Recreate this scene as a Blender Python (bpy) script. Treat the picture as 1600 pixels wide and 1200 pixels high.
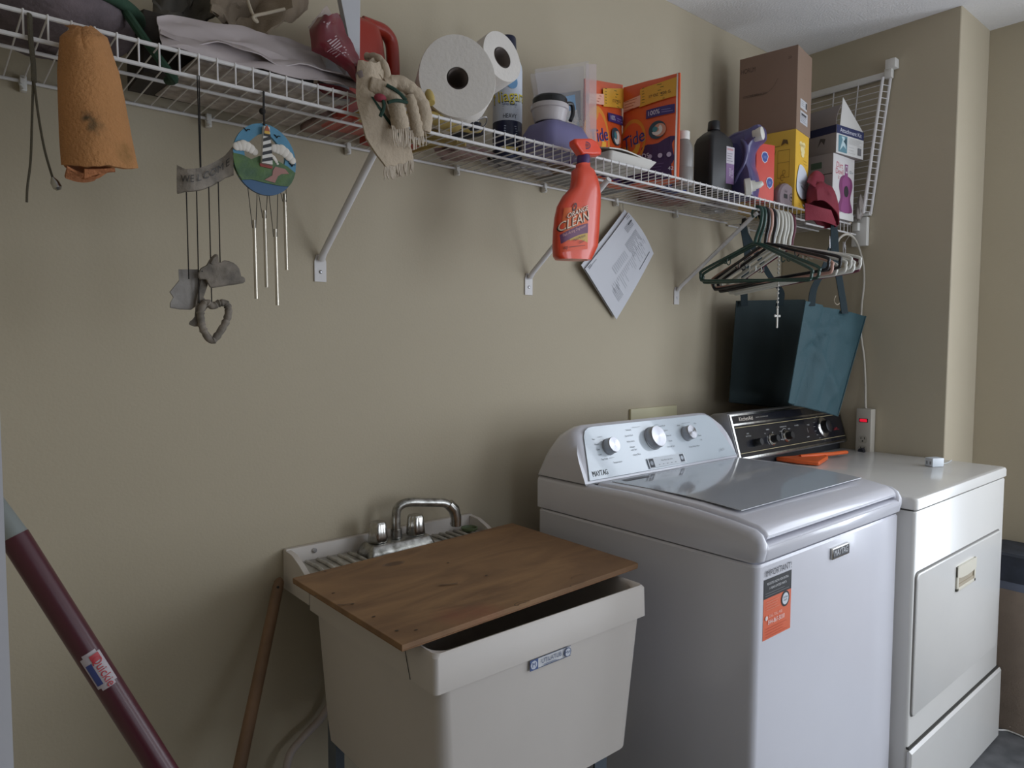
import bpy, bmesh, math, random
from math import sin, cos, pi, radians, sqrt, atan2
from mathutils import Vector as V, Matrix, noise
random.seed(7)
for o in list(bpy.data.objects): bpy.data.objects.remove(o)
SC = bpy.context.scene
COL = SC.collection

# ---------------- camera ----------------
CAM = V((0.0, -1.4905, 1.3084)); YAW = radians(40.1374); PIT = radians(-3.2929); ROL = radians(0.188); F = 1089.98
FW = V((sin(YAW)*cos(PIT), cos(YAW)*cos(PIT), sin(PIT)))
RT0 = V((cos(YAW), -sin(YAW), 0)); UP0 = RT0.cross(FW)
RT = RT0*cos(ROL)+UP0*sin(ROL); UP = -RT0*sin(ROL)+UP0*cos(ROL)
cd = bpy.data.cameras.new('camera'); cam = bpy.data.objects.new('camera', cd); COL.objects.link(cam)
cd.sensor_width = 36; cd.lens = F/1600*36; cd.clip_start = .01
cam.matrix_world = Matrix(((RT.x, UP.x, -FW.x, CAM.x), (RT.y, UP.y, -FW.y, CAM.y), (RT.z, UP.z, -FW.z, CAM.z), (0, 0, 0, 1)))
SC.camera = cam

def P(px, py, **k):            # a measured point of the photograph, at a known x, y or z in the room
    d = FW + RT*((px-800)/F) - UP*((py-600)/F)
    a, v = list(k.items())[0]; i = 'xyz'.index(a)
    return CAM + d*((v-CAM[i])/d[i])

# ---------------- world, daylight, exposure ----------------
w = bpy.data.worlds.new('world'); SC.world = w; w.use_nodes = True
w.node_tree.nodes['Background'].inputs[0].default_value = (.55, .68, .9, 1)
w.node_tree.nodes['Background'].inputs[1].default_value = .6
def area(name, loc, rot, sx, sy, power, col):
    l = bpy.data.lights.new(name, 'AREA'); l.shape = 'RECTANGLE'; l.size = sx; l.size_y = sy; l.energy = power; l.color = col
    o = bpy.data.objects.new(name, l); COL.objects.link(o); o.location = loc; o.rotation_euler = rot
    return o
area('side_window_daylight', (3.07, -1.6, 1.3), (0, radians(90), 0), 1.75, 1.0, 27, (.86, .92, 1.0))
area('glass_door_daylight', (2.44, -3.13, 1.25), (radians(90), 0, 0), 1.0, 1.8, 29, (.86, .92, 1.0))
area('added_front_fill', (1.05, -3.13, 1.4), (radians(90), 0, 0), .9, 1.2, 5.5, (.86, .92, 1.0))  # added weak fill for left-facing surfaces, behind an unseen front opening
vs = SC.view_settings
vs.view_transform = 'Standard'; vs.look = 'None'; vs.gamma = 1; vs.use_curve_mapping = False; vs.exposure = 0.0

# ---------------- materials ----------------
def lin(h):
    h = h.lstrip('#'); c = [int(h[i:i+2], 16)/255 for i in (0, 2, 4)]
    return tuple(x/12.92 if x <= .04045 else ((x+.055)/1.055)**2.4 for x in c)+(1,)
MC = {}
def mat(name, hx, rough=.5, metal=0, bump=0, bs=60, var=.06, vs_=6, spec=.5, coat=0, trans=0, alpha=1, emis=None, hx2=None, sheen=0, aniso=0):
    if name in MC: return MC[name]
    m = bpy.data.materials.new(name); m.use_nodes = True; nt = m.node_tree; b = nt.nodes['Principled BSDF']
    b.inputs['Roughness'].default_value = rough; b.inputs['Metallic'].default_value = metal
    b.inputs['Specular IOR Level'].default_value = spec; b.inputs['Coat Weight'].default_value = coat
    b.inputs['Transmission Weight'].default_value = trans; b.inputs['Alpha'].default_value = alpha
    b.inputs['Sheen Weight'].default_value = sheen
    b.inputs['Base Color'].default_value = lin(hx)
    tc = nt.nodes.new('ShaderNodeTexCoord')
    if var or hx2:
        n = nt.nodes.new('ShaderNodeTexNoise'); n.inputs['Scale'].default_value = vs_; n.inputs['Detail'].default_value = 5
        nt.links.new(tc.outputs['Object'], n.inputs['Vector'])
        r = nt.nodes.new('ShaderNodeValToRGB'); c = lin(hx)
        r.color_ramp.elements[0].position = .3; r.color_ramp.elements[1].position = .7
        r.color_ramp.elements[0].color = tuple(x*(1-var) for x in c[:3])+(1,) if not hx2 else lin(hx2)
        r.color_ramp.elements[1].color = tuple(min(1, x*(1+var*.5)) for x in c[:3])+(1,)
        nt.links.new(n.outputs['Fac'], r.inputs['Fac']); nt.links.new(r.outputs['Color'], b.inputs['Base Color'])
    if bump:
        n2 = nt.nodes.new('ShaderNodeTexNoise'); n2.inputs['Scale'].default_value = bs; n2.inputs['Detail'].default_value = 6
        nt.links.new(tc.outputs['Object'], n2.inputs['Vector'])
        bp = nt.nodes.new('ShaderNodeBump'); bp.inputs['Strength'].default_value = bump; bp.inputs['Distance'].default_value = .004
        nt.links.new(n2.outputs['Fac'], bp.inputs['Height']); nt.links.new(bp.outputs['Normal'], b.inputs['Normal'])
    if emis:
        b.inputs['Emission Color'].default_value = lin(emis[0]); b.inputs['Emission Strength'].default_value = emis[1]
    MC[name] = m
    return m
def pm(hx, rough=.5):          # flat printed ink
    return mat('print_'+hx.lstrip('#')+('' if rough == .5 else '_g%d' % (rough*100)), hx, rough, var=.03)

WALL = mat('wall_paint', 'B4A993', .75, bump=.12, bs=180, var=.03, vs_=2)
CEIL = mat('ceiling_paint', 'E6E5E5', .9, bump=.5, bs=140, var=.03)
TRIM = mat('trim_paint', 'C9C8CC', .5, var=.02)
WIRE = mat('white_vinyl_wire', 'D6D3D2', .45, var=.05, vs_=30)
PLAST_W = mat('white_plastic', 'D9D7D2', .4, var=.03)
CHROME = mat('dull_chrome', 'B9B7B2', .22, 1, var=.3, vs_=60)
STEEL = mat('brushed_steel', 'CFCFD2', .28, 1, var=.08, vs_=40)
BLACK = mat('black_plastic', '17181B', .4, var=.1)

# ---------------- mesh helpers ----------------
def frame(O, U, Vv):
    U = V(U).normalized(); Vv = V(Vv); N = U.cross(Vv).normalized(); Vv = N.cross(U).normalized(); O = V(O)
    return Matrix(((U.x, Vv.x, N.x, O.x), (U.y, Vv.y, N.y, O.y), (U.z, Vv.z, N.z, O.z), (0, 0, 0, 1)))
def catmull(pts, n=6, closed=False):
    pts = [V(p) for p in pts]; L = len(pts); out = []
    rng = range(L) if closed else range(L-1)
    for i in rng:
        g = (lambda k: pts[k % L]) if closed else (lambda k: pts[max(0, min(L-1, k))])
        a, b, c, d = g(i-1), g(i), g(i+1), g(i+2)
        for j in range(n):
            t = j/n
            out.append(.5*((2*b)+(c-a)*t+(2*a-5*b+4*c-d)*t*t+(3*b-a-3*c+d)*t**3))
    if not closed: out.append(pts[-1])
    return out
def rrect(x0, x1, y0, y1, r, n=5):
    o = []
    for cx, cy, a0 in ((x1-r, y1-r, 0), (x0+r, y1-r, 90), (x0+r, y0+r, 180), (x1-r, y0+r, 270)):
        for i in range(n+1):
            a = radians(a0+90*i/n); o.append((cx+r*cos(a), cy+r*sin(a)))
    return o
def ell(cx, cy, rx, ry=None, n=24, a0=0, a1=360):
    ry = ry or rx; full = abs(a1-a0) >= 360
    return [(cx+rx*cos(radians(a0+(a1-a0)*i/(n if full else n-1))), cy+ry*sin(radians(a0+(a1-a0)*i/(n if full else n-1)))) for i in range(n)]
class MB:
    def __init__(s): s.v = []; s.f = []; s.mi = []; s.mats = []; s.cur = 0
    def use(s, m):
        if m not in s.mats: s.mats.append(m)
        s.cur = s.mats.index(m); return s
    def add(s, vs_, fs, M=None):
        k = len(s.v)
        s.v += [tuple(M @ V(p)) if M else tuple(p) for p in vs_]
        for f in fs: s.f.append([i+k for i in f]); s.mi.append(s.cur)
        return s
    def box(s, lo, hi, M=None, bev=0, seg=2):
        bm = bmesh.new(); bmesh.ops.create_cube(bm, size=1)
        lo = V(lo); hi = V(hi)
        for v in bm.verts: v.co = V([(lo[i]+hi[i])/2+v.co[i]*(hi[i]-lo[i]) for i in range(3)])
        if bev: bmesh.ops.bevel(bm, geom=bm.edges[:], offset=bev, segments=seg, affect='EDGES', profile=.6)
        bm.verts.index_update()
        s.add([v.co.copy() for v in bm.verts], [[v.index for v in f.verts] for f in bm.faces], M); bm.free(); return s
    def loft(s, rings, cap=True, closed=True, M=None):
        n = len(rings[0]); vs_ = [p for r in rings for p in r]; fs = []
        for i in range(len(rings)-1):
            for j in range(n if closed else n-1):
                k = (j+1) % n; fs.append([i*n+j, i*n+k, (i+1)*n+k, (i+1)*n+j])
        if cap: fs.append(list(range(n))[::-1]); fs.append([(len(rings)-1)*n+j for j in range(n)])
        return s.add(vs_, fs, M)
    def prism(s, poly, h0, h1, M=None):
        return s.loft([[(x, y, h0) for x, y in poly], [(x, y, h1) for x, y in poly]], M=M)
    def lathe(s, prof, M=None, seg=24, sx=1, sy=1, cap=True):
        return s.loft([[(r*cos(2*pi*i/seg)*sx, r*sin(2*pi*i/seg)*sy, z) for i in range(seg)] for r, z in prof], M=M, cap=cap)
    def tube(s, pts, r, seg=8, closed=False, flat=1):
        pts = [V(p) for p in pts]; n = len(pts); rings = []; pn = None
        for i, p in enumerate(pts):
            t = (pts[(i+1) % n]-pts[i-1]) if closed else (pts[min(i+1, n-1)]-pts[max(i-1, 0)])
            t.normalize()
            if pn is None: pn = t.orthogonal().normalized() if abs(t.z) > .9 else t.cross(V((0, 0, 1))).normalized()
            pn = (pn-t*pn.dot(t)).normalized(); b = t.cross(pn); rr = r[i] if hasattr(r, '__len__') else r
            rings.append([p+(pn*cos(2*pi*j/seg)+b*sin(2*pi*j/seg)*flat)*rr for j in range(seg)])
        if closed: rings.append(rings[0])
        return s.loft(rings, cap=not closed)
    def cyl(s, a, b, r, seg=16): return s.tube([a, b], r, seg)
    def ball(s, c, r, M=None, sx=1, sy=1, sz=1, n=10, seg=14):
        c = V(c); rings = []
        for i in range(n+1):
            a = -pi/2+pi*i/n; q = max(.02, cos(a)); rings.append([(c.x+r*q*cos(2*pi*j/seg)*sx, c.y+r*q*sin(2*pi*j/seg)*sy, c.z+r*sin(a)*sz) for j in range(seg)])
        return s.loft(rings, M=M)
    def sheet(s, fn, nu, nv, t=.002, M=None):
        g = [[V(fn(i/nu, j/nv)) for j in range(nv+1)] for i in range(nu+1)]
        def nrm(i, j):
            a = g[min(i+1, nu)][j]-g[max(i-1, 0)][j]; b = g[i][min(j+1, nv)]-g[i][max(j-1, 0)]
            c = a.cross(b); return c.normalized() if c.length > 1e-12 else V((0, 0, 1))
        A = [[g[i][j]+nrm(i, j)*t/2 for j in range(nv+1)] for i in range(nu+1)]
        B = [[g[i][j]-nrm(i, j)*t/2 for j in range(nv+1)] for i in range(nu+1)]
        W = nv+1; N = (nu+1)*W; vs_ = [p for r in A for p in r]+[p for r in B for p in r]; fs = []
        for i in range(nu):
            for j in range(nv):
                q = [i*W+j, (i+1)*W+j, (i+1)*W+j+1, i*W+j+1]; fs.append(q); fs.append([N+k for k in q[::-1]])
        for i in range(nu):
            for j, fl in ((0, 0), (nv, 1)):
                q = [i*W+j, (i+1)*W+j, N+(i+1)*W+j, N+i*W+j]; fs.append(q if fl else q[::-1])
        for j in range(nv):
            for i, fl in ((0, 1), (nu, 0)):
                q = [i*W+j, i*W+j+1, N+i*W+j+1, N+i*W+j]; fs.append(q if fl else q[::-1])
        return s.add(vs_, fs, M)
    def build(s, name, m=None, parent=None, bevel=0, ang=38, sub=0, base=None):
        me = bpy.data.meshes.new(name); o = bpy.data.objects.new(name, me); COL.objects.link(o)
        if parent is not None: L = V(parent['org'])
        else:
            xs = [p[0] for p in s.v]; ys = [p[1] for p in s.v]; zs = [p[2] for p in s.v]
            L = V(base) if base else V(((min(xs)+max(xs))/2, (min(ys)+max(ys))/2, min(zs)))
        me.from_pydata([(p[0]-L.x, p[1]-L.y, p[2]-L.z) for p in s.v], [], s.f)
        for x in (s.mats if s.mats else [m]): me.materials.append(x)
        if s.mats: me.polygons.foreach_set('material_index', s.mi)
        bm = bmesh.new(); bm.from_mesh(me); bmesh.ops.recalc_face_normals(bm, faces=bm.faces[:]); bm.to_mesh(me); bm.free()
        me.polygons.foreach_set('use_smooth', [True]*len(me.polygons)); me.set_sharp_from_angle(angle=radians(ang))
        o['org'] = tuple(L)
        if parent is not None: o.parent = parent
        else: o.location = L
        if bevel:
            b = o.modifiers.new('bevel', 'BEVEL'); b.width = bevel; b.segments = 2; b.limit_method = 'ANGLE'; b.angle_limit = radians(35)
        if sub: u = o.modifiers.new('sub', 'SUBSURF'); u.levels = u.render_levels = sub
        return o
def thing(name, loc, label, cat, group=None):
    o = bpy.data.objects.new(name, None); COL.objects.link(o); o.location = loc; o['org'] = tuple(loc); o.empty_display_size = .05
    return tag(o, label, cat, group)
def tag(o, label, cat, group=None):
    o['label'] = label; o['category'] = cat
    if group: o['group'] = group
    return o
def struct(o): o['kind'] = 'structure'; return o
TXT = {}
def text_geo(s):
    if s not in TXT:
        cu = bpy.data.curves.new('t', 'FONT'); cu.body = s; cu.size = 1; cu.align_x = 'CENTER'; cu.align_y = 'CENTER'; cu.resolution_u = 3
        ob = bpy.data.objects.new('t', cu); me = ob.to_mesh()
        TXT[s] = ([v.co.copy() for v in me.vertices], [list(p.vertices) for p in me.polygons])
        ob.to_mesh_clear(); bpy.data.objects.remove(ob); bpy.data.curves.remove(cu)
    return TXT[s]
class Dec:                      # printed artwork lying on a surface given by a map (u, v, height) -> point
    def __init__(s, mp, h=.0005, st=.00025): s.mb = MB(); s.mp = mp if callable(mp) else (lambda u, v, n, M=mp: M @ V((u, v, n))); s.h = h; s.st = st
    def poly(s, pts, hx, r=.5):
        s.mb.use(pm(hx, r)); n = len(pts); a = [s.mp(x, y, s.h) for x, y in pts]
        s.mb.add(a, [list(range(n))]); s.h += s.st; return s
    def rect(s, u0, v0, u1, v1, hx, nu=1, nv=1, r=.5, slant=0):
        s.mb.use(pm(hx, r)); a = []; f = []
        for i in range(nu+1):
            for j in range(nv+1):
                a.append(s.mp(u0+(u1-u0)*i/nu, v0+(v1-v0)*j/nv+slant*i/nu, s.h))
        for i in range(nu):
            for j in range(nv): f.append([i*(nv+1)+j, (i+1)*(nv+1)+j, (i+1)*(nv+1)+j+1, i*(nv+1)+j+1])
        s.mb.add(a, f); s.h += s.st; return s
    def disc(s, u, v, ru, hx, rv=None, n=28): return s.poly(ell(u, v, ru, rv, n), hx)
    def arc(s, u, v, r0, r1, a0, a1, hx, n=20, ky=1):
        s.mb.use(pm(hx)); a = []; f = []
        for i in range(n+1):
            t = radians(a0+(a1-a0)*i/n); a += [s.mp(u+r0*cos(t), v+r0*sin(t)*ky, s.h), s.mp(u+r1*cos(t), v+r1*sin(t)*ky, s.h)]
        for i in range(n): f.append([2*i, 2*i+1, 2*i+3, 2*i+2])
        s.mb.add(a, f); s.h += s.st; return s
    def text(s, t, u, v, size, hx, xs=1, rot=0, shear=0, curve=0):
        s.mb.use(pm(hx)); vs_, fs = text_geo(t); c, q = cos(radians(rot)), sin(radians(rot)); a = []
        for p in vs_:
            x = p.x*size*xs+p.y*size*shear; y = p.y*size+curve*(p.x*xs*size)**2
            a.append(s.mp(u+x*c-y*q, v+x*q+y*c, s.h))
        s.mb.add(a, fs); s.h += s.st; return s
    def lines(s, u0, u1, v0, v1, n, hx, w=.0012, rag=.25, seed=1):
        R = random.Random(seed)
        for i in range(n):
            v = v0+(v1-v0)*i/max(1, n-1); e = u1-(u1-u0)*rag*R.random()
            s.mb.use(pm(hx)); s.mb.add([s.mp(u0, v, s.h), s.mp(e, v, s.h), s.mp(e, v+w, s.h), s.mp(u0, v+w, s.h)], [[0, 1, 2, 3]])
        s.h += s.st; return s
    def build(s, name='printed_label', parent=None): return s.mb.build(name, None, parent)

# ---------------- the room ----------------
HC = 2.4434; EX = 2.696; EY = -.6213; JX = 2.9865
struct(MB().box((-.2, 0, -.02), (EX+.4, .12, HC+.1)).build('wall_back', WALL))
struct(MB().box((EX, EY, -.02), (JX+.12, -.0005, HC+.1)).build('wall_end', WALL, bevel=.004))
RY0, RY1, RZ0, RZ1 = -2.1, -1.1, .4, 2.2
b = MB(); b.box((JX, RY1, -.02), (JX+.12, EY-.0005, HC+.1)); b.box((JX, -3.22, -.02), (JX+.12, RY0, HC+.1)); b.box((JX, RY0, -.02), (JX+.12, RY1, RZ0)); b.box((JX, RY0, RZ1), (JX+.12, RY1, HC+.1)); struct(b.build('wall_right', WALL))
FWIN = ((.58, 1.52, .78, 2.02), (1.92, 2.96, .3, 2.18))  # first opening is an added, unseen window that lets in the fill light
b = MB(); b.box((-1.3, -3.22, -.02), (.58, -3.1, HC+.1)); b.box((1.52, -3.22, -.02), (1.92, -3.1, HC+.1)); b.box((2.96, -3.22, -.02), (JX-.0005, -3.1, HC+.1))
for x0_, x1_, z0_, z1_ in FWIN: b.box((x0_, -3.22, -.02), (x1_, -3.1, z0_)); b.box((x0_, -3.22, z1_), (x1_, -3.1, HC+.1))
struct(b.build('wall_front', WALL))
for k_, (x0_, x1_, z0_, z1_) in enumerate(FWIN):
    b = MB()
    for lo, hi in (((x0_, -3.118, z0_), (x0_+.05, -3.09, z1_)), ((x1_-.05, -3.118, z0_), (x1_, -3.09, z1_)), ((x0_, -3.118, z0_), (x1_, -3.09, z0_+.05)), ((x0_, -3.118, z1_-.05), (x1_, -3.09, z1_)), ((x0_, -3.118, (z0_+z1_)/2-.02), (x1_, -3.095, (z0_+z1_)/2+.02))): b.box(lo, hi)
    struct(b.build('window_%d' % (k_+2), TRIM))
b = MB(); b.box((-.1, -.985, -.02), (.015, -.0005, HC+.1)); b.box((-.1, -3.0995, -.02), (.015, -1.98, HC+.1)); b.box((-.1, -1.98, 2.06), (.015, -.985, HC+.1))
struct(b.build('wall_left', WALL))
b = MB(); b.box((-1.3, -3.0995, -.02), (-1.2, 0, HC+.1)); b.box((-1.2, -.1, -.02), (-.2005, 0, HC+.1)); struct(b.build('wall_hall', WALL))
struct(MB().box((-1.3, -3.22, HC), (3.1, -.0005, HC+.08)).build('ceiling', CEIL))
FLOOR = mat('grey_vinyl_floor', '77787A', .55, bump=.1, bs=60, var=.2, vs_=14, hx2='55575A')
struct(MB().box((-1.3, -3.22, -.08), (3.1, .12, 0)).build('floor', FLOOR))
b = MB()
TE = P(10, 900, y=-1.0).x
b.box((-.104, -1.0, 0), (TE, -.985, 2.06)); b.box((.0152, -.9848, 0), (TE, -.935, 2.06), bev=.002)
struct(b.build('trim_1', TRIM))
b = MB(); b.box((-.104, -1.98, 0), (.0285, -1.965, 2.06)); b.box((.0152, -2.03, 0), (.0285, -1.98, 2.06)); struct(b.build('trim_2', TRIM))
b = MB(); fx0, fx1 = JX+.005, JX+.05
for lo, hi in (((fx0, RY0, RZ0), (fx1, RY0+.06, RZ1)), ((fx0, RY1-.06, RZ0), (fx1, RY1, RZ1)), ((fx0, RY0, RZ0), (fx1, RY1, RZ0+.06)), ((fx0, RY0, RZ1-.06), (fx1, RY1, RZ1)), ((fx0, RY0, 1.30), (fx1, RY1, 1.34)), ((fx0, -1.62, RZ0), (fx1, -1.58, RZ1))): b.box(lo, hi)
struct(b.build('window_1', TRIM))

# ---------------- wire shelf ----------------
DZ = 1.7608; SY = -.305
def shelf(name, x0, x1, z, label, lip, legs=True):
    t = thing(name, ((x0+x1)/2, -.15, z), label, 'shelf')
    d = MB()
    x = .0915
    while x < x1-.004:
        if x > x0+.003: d.tube([(x, -.006, z-.0005), (x, SY, z-.0005)], .0013, 6)
        x += .0285
    for y in (-.008, -.165): d.cyl((x0, y, z-.0045), (x1, y, z-.0045), .0031, 8)
    d.build('wire_deck', WIRE, t)
    l = MB()
    l.cyl((lip[0], SY, z), (lip[1], SY, z), .0033, 8); l.cyl((x0, SY-.001, z-.034), (x1, SY-.001, z-.034), .0033, 8)
    x = .0915
    while x < lip[1]:
        if x > lip[0]: l.tube([(x, SY-.0028, z+.0035), (x, SY-.003, z-.034)], .0014, 6)
        x += .0285
    l.build('front_lip', WIRE, t)
    x = x0+.13
    while x < x1-.05:
        c = MB(); c.box((x-.005, -.016, z-.022), (x+.005, -.0005, z+.004), bev=.002); c.tube([(x-.004, -.008, z-.008), (x-.004, -.018, z-.014), (x, -.019, z-.02)], .003, 6)
        c.build('wall_clip', PLAST_W, t); x += .305
    return t
shelf('wire_shelf', .017, 2.285, DZ, 'long white ventilated wire shelf on the back wall, piled with laundry supplies', (.017, 2.285))
s2 = shelf('wire_shelf', 2.292, 2.668, DZ-.008, 'short end section of white wire shelf against the end wall under the red hat', (2.47, 2.625))
e = MB(); e.box((2.672, -.345, DZ-.085), (2.695, -.29, DZ+.02), bev=.003); e.box((2.655, -.32, DZ-.03), (2.675, -.30, DZ+.0), bev=.002)
e.build('end_bracket', PLAST_W, s2)
for i, (bx, bz, lab) in enumerate(((.6893, 1.4466, 'white diagonal steel shelf brace right of the lighthouse wind chime'), (1.3151, 1.4466, 'white diagonal steel shelf brace whose top hides behind the orange spray bottle'), (1.9975, 1.4466, 'white diagonal steel shelf brace left of the clothes hangers'))):
    t = thing('shelf_bracket', (bx, 0, bz), lab, 'bracket', 'diagonal braces under the shelf')
    m = MB(); m.tube([(bx, -.008, bz+.048), (bx, -.02, bz+.062), (bx, -.29, DZ-.05), (bx, -.302, DZ-.044)], .0085, 10, flat=.75); m.build('brace', WIRE, t)
    m = MB(); m.prism(rrect(bx-.014, bx+.014, bz, bz+.055, .004)[0:0] or [(bx-.014, bz), (bx+.014, bz), (bx+.014, bz+.045), (bx+.009, bz+.06), (bx-.009, bz+.06), (bx-.014, bz+.045)], 0, .003, Matrix(((1, 0, 0, 0), (0, 0, -1, -.0005), (0, 1, 0, 0), (0, 0, 0, 1)))); m.build('wall_foot', WIRE, t)
    m = MB(); m.lathe([(.004, 0), (.004, .001), (.002, .0025)], frame((bx, -.0036, bz+.022), (1, 0, 0), (0, 0, 1)), 12); m.build('screw', STEEL, t)

# folded shelf section fixed flat on the end wall
t = thing('wire_rack', (2.68, -.2, 1.78), 'white wire grid rack standing up against the end wall behind the boxes', 'rack')
g = MB()
for k in range(22):
    z = 1.81+k*.0216; q = k/21; g.cyl((2.676, -.02, z), (2.676, -.335-.05*q, z+.004*1), .0014, 6)
for y in (-.02, -.10, -.18, -.26, -.335): g.cyl((2.68, y, 1.797), (2.68, y*(1.14), 2.285), .0024, 8)
g.build('wire_grid', WIRE, t)
g = MB()
for xx, yb, yt in ((2.684, -.352, -.406), (2.650, -.340, -.394)): g.cyl((xx, yb, 1.79), (xx, yt, 2.262), .0055, 8)
for k in range(21):
    q = (k+.5)/21; z = 1.797+k*.022; g.cyl((2.686, -.352-.054*q, z), (2.650, -.34-.054*q, z), .0014, 6)
g.build('side_lip', WIRE, t)
g = MB(); g.box((2.678, -.40, 2.268), (2.695, -.03, 2.29), bev=.003); g.build('wall_strip', PLAST_W, t)
g = MB(); g.box((2.675, -.352, 1.785), (2.695, -.2, 1.795), bev=.002); g.build('wall_strip', PLAST_W, t)
g = MB(); g.box((2.66, -.43, 2.292), (2.695, -.395, 2.325), bev=.004); g.box((2.668, -.415, 2.262), (2.69, -.39, 2.296), bev=.003); g.build('corner_clip', PLAST_W, t)

# ---------------- utility sink ----------------
SINK = mat('sink_polymer', 'CFC8C1', .45, bump=.03, bs=30, var=.03)
GRIM = mat('grimy_polymer', 'BDB9B0', .6, bump=.2, bs=70, var=.2, vs_=30, hx2='86827A')
X0, X1, ZR = .594, 1.108, .820
t = thing('utility_sink', ((X0+X1)/2, -.3, 0), 'white floor-standing laundry sink with a plywood board over its tub', 'sink')
m = MB()
def R3(x0, x1, y0, y1, r, z): return [(x, y, z) for x, y in rrect(x0, x1, y0, y1, r)]
m.loft([R3(.635, 1.067, -.56, -.18, .05, .52), R3(.612, 1.09, -.585, -.155, .035, .78), R3(.607, 1.095, -.588, -.148, .03, .814), R3(.603, 1.099, -.592, -.146, .028, .819),
        R3(.598, 1.104, -.597, -.1355, .012, .8205), R3(X0, X1, -.601, -.135, .008, .815), R3(X0-.001, X1+.001, -.603, -.135, .008, .757), R3(X0+.011, X1-.011, -.600, -.137, .02, .756), R3(.614, 1.077, -.590, -.158, .03, .492), R3(.64, 1.05, -.56, -.19, .03, .484)])
m.build('tub', SINK, t)
m = MB()
m.box((X0+.0015, -.134, .766), (X1-.0015, -.002, .820), bev=.002); m.box((X0+.001, -.016, .80), (X1-.001, -.0018, .8545), bev=.002)
for xa in (X0, X1-.012):
    m.prism([(-.0015, .853), (-.05, .850), (-.085, .838), (-.115, .824), (-.1345, .820), (-.1345, .765), (-.0015, .765)], xa, xa+.012, Matrix(((0, 0, 1, 0), (1, 0, 0, 0), (0, 1, 0, 0), (0, 0, 0, 1))))
m.build('back_ledge', SINK, t)
m = MB(); m.box((X0+.014, -.128, .8200), (X1-.014, -.018, .8215), bev=.0005)
for xr in [.635+.026*i for i in range(5)]+[.97+.022*i for i in range(5)]:
    m.tube([(xr, -.03, .8235), (xr, -.07, .8255), (xr, -.108, .8250), (xr, -.112, .822)], .0042, 8)
m.build('soap_tray', GRIM, t)
for xs_ in (.66, 1.04):
    m = MB(); m.lathe([(.006, 0), (.006, .002), (.003, .005)], frame((xs_, -.0165, .841), (1, 0, 0), (0, 0, 1)), 12); m.build('wall_screw', STEEL, t)
LEG = mat('painted_steel_leg', '59626C', .5, var=.1)
for lx, ly in ((.63, -.19), (.63, -.54), (1.03, -.19), (1.03, -.54)):
    m = MB(); sx = 1 if lx < .8 else -1; sy = -1 if ly > -.3 else 1
    m.prism([(0, 0), (.035, 0), (.035, .003), (.003, .003), (.003, .035), (0, .035)], 0, .53, Matrix.Translation((lx-sx*.016, ly-sy*.016, 0)) @ Matrix.Diagonal((sx, sy, 1, 1)))
    m.build('leg', LEG, t)
d = Dec(frame((.8405, -.6035, .7465), (1, 0, 0), (0, .0, 1)), .0004)
d.rect(-.05, -.0095, .05, .0095, 'D4D5D8'); d.rect(-.05, .0085, .05, .0095, '3F4C6B'); d.rect(-.05, -.0095, .05, -.0085, '3F4C6B')
d.rect(-.05, -.0095, -.031, .0095, '4A5E8C'); d.disc(-.041, 0, .0075, 'C9CEDC'); d.text('M', -.041, 0, .012, '4A5E8C'); d.rect(.031, -.0095, .032, .0095, '3F4C6B')
d.text('UTILATUB', .001, .0015, .0115, '54617F', .95); d.lines(-.018, .02, -.0072, -.0055, 2, '7783A0', .0008); d.disc(.041, 0, .0085, '5A6788'); d.disc(.041, 0, .007, 'D0D4DE'); d.text('MW', .041, 0, .008, '5A6788')
d.build('maker_label', t)
m = MB(); m.tube([P(632, 1010, x=X0-.0015), P(636, 1035, x=X0-.0015), P(641, 1062, x=X0-.0015)], .0006, 5); m.build('hairline_crack', BLACK, t)
# faucet
fx, fy, fz = .842, -.072, .8215
m = MB(); m.loft([[(x, y, z) for x, y in rrect(fx-a, fx+a, fy-c, fy+c, r)] for a, c, r, z in ((.090, .036, .010, fz), (.090, .036, .010, fz+.004), (.080, .027, .007, fz+.024), (.076, .023, .006, fz+.027))])
DULL = mat('scaled_chrome', 'B5B4AF', .28, .9, bump=.15, bs=90, var=.4, vs_=50, hx2='6C6A63')
fb = m.build('faucet', DULL, t)
for hx_ in (fx-.051, fx+.051):
    m = MB(); rings = []
    for zz, rr in ((fz+.029, .0215), (fz+.034, .0235), (fz+.070, .0195), (fz+.075, .0165), (fz+.0755, .003)):
        rings.append([(hx_+rr*(1+.07*cos(6*a))*cos(a), fy+rr*(1+.07*cos(6*a))*sin(a), zz) for a in [2*pi*i/36 for i in range(36)]])
    m.loft(rings); m.build('tap_handle', CHROME, fb, ang=50)
m = MB(); m.cyl((fx, fy+.004, fz+.028), (fx, fy+.004, fz+.048), .0135, 16)
m.tube(catmull([(fx, fy+.004, fz+.04), (fx, fy+.004, fz+.08), (fx+.006, fy+.003, fz+.1), (fx+.03, fy, fz+.108), (fx+.08, fy-.006, fz+.102), (fx+.125, fy-.012, fz+.095), (fx+.142, fy-.015, fz+.085)], 5), .0108, 12)
sp = m.build('spout', DULL, fb)
m = MB(); m.tube([(fx+.138, fy-.0145, fz+.091), (fx+.152, fy-.017, fz+.076), (fx+.158, fy-.018, fz+.055), (fx+.158, fy-.018, fz+.034)], [.0135, .0145, .0135, .013], 14); m.build('aerator', CHROME, sp)
o = MB().lathe([(.016, 0), (.021, .004), (.022, .009), (.019, .009), (.017, .004), (.004, .003)], Matrix.Translation((1.062, -.062, .8265)), 20).build('soap_dish', mat('green_plastic', '5C6A4A', .5)); tag(o, 'small round green soap dish on the sink ledge behind the faucet tip', 'soap dish')

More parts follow.
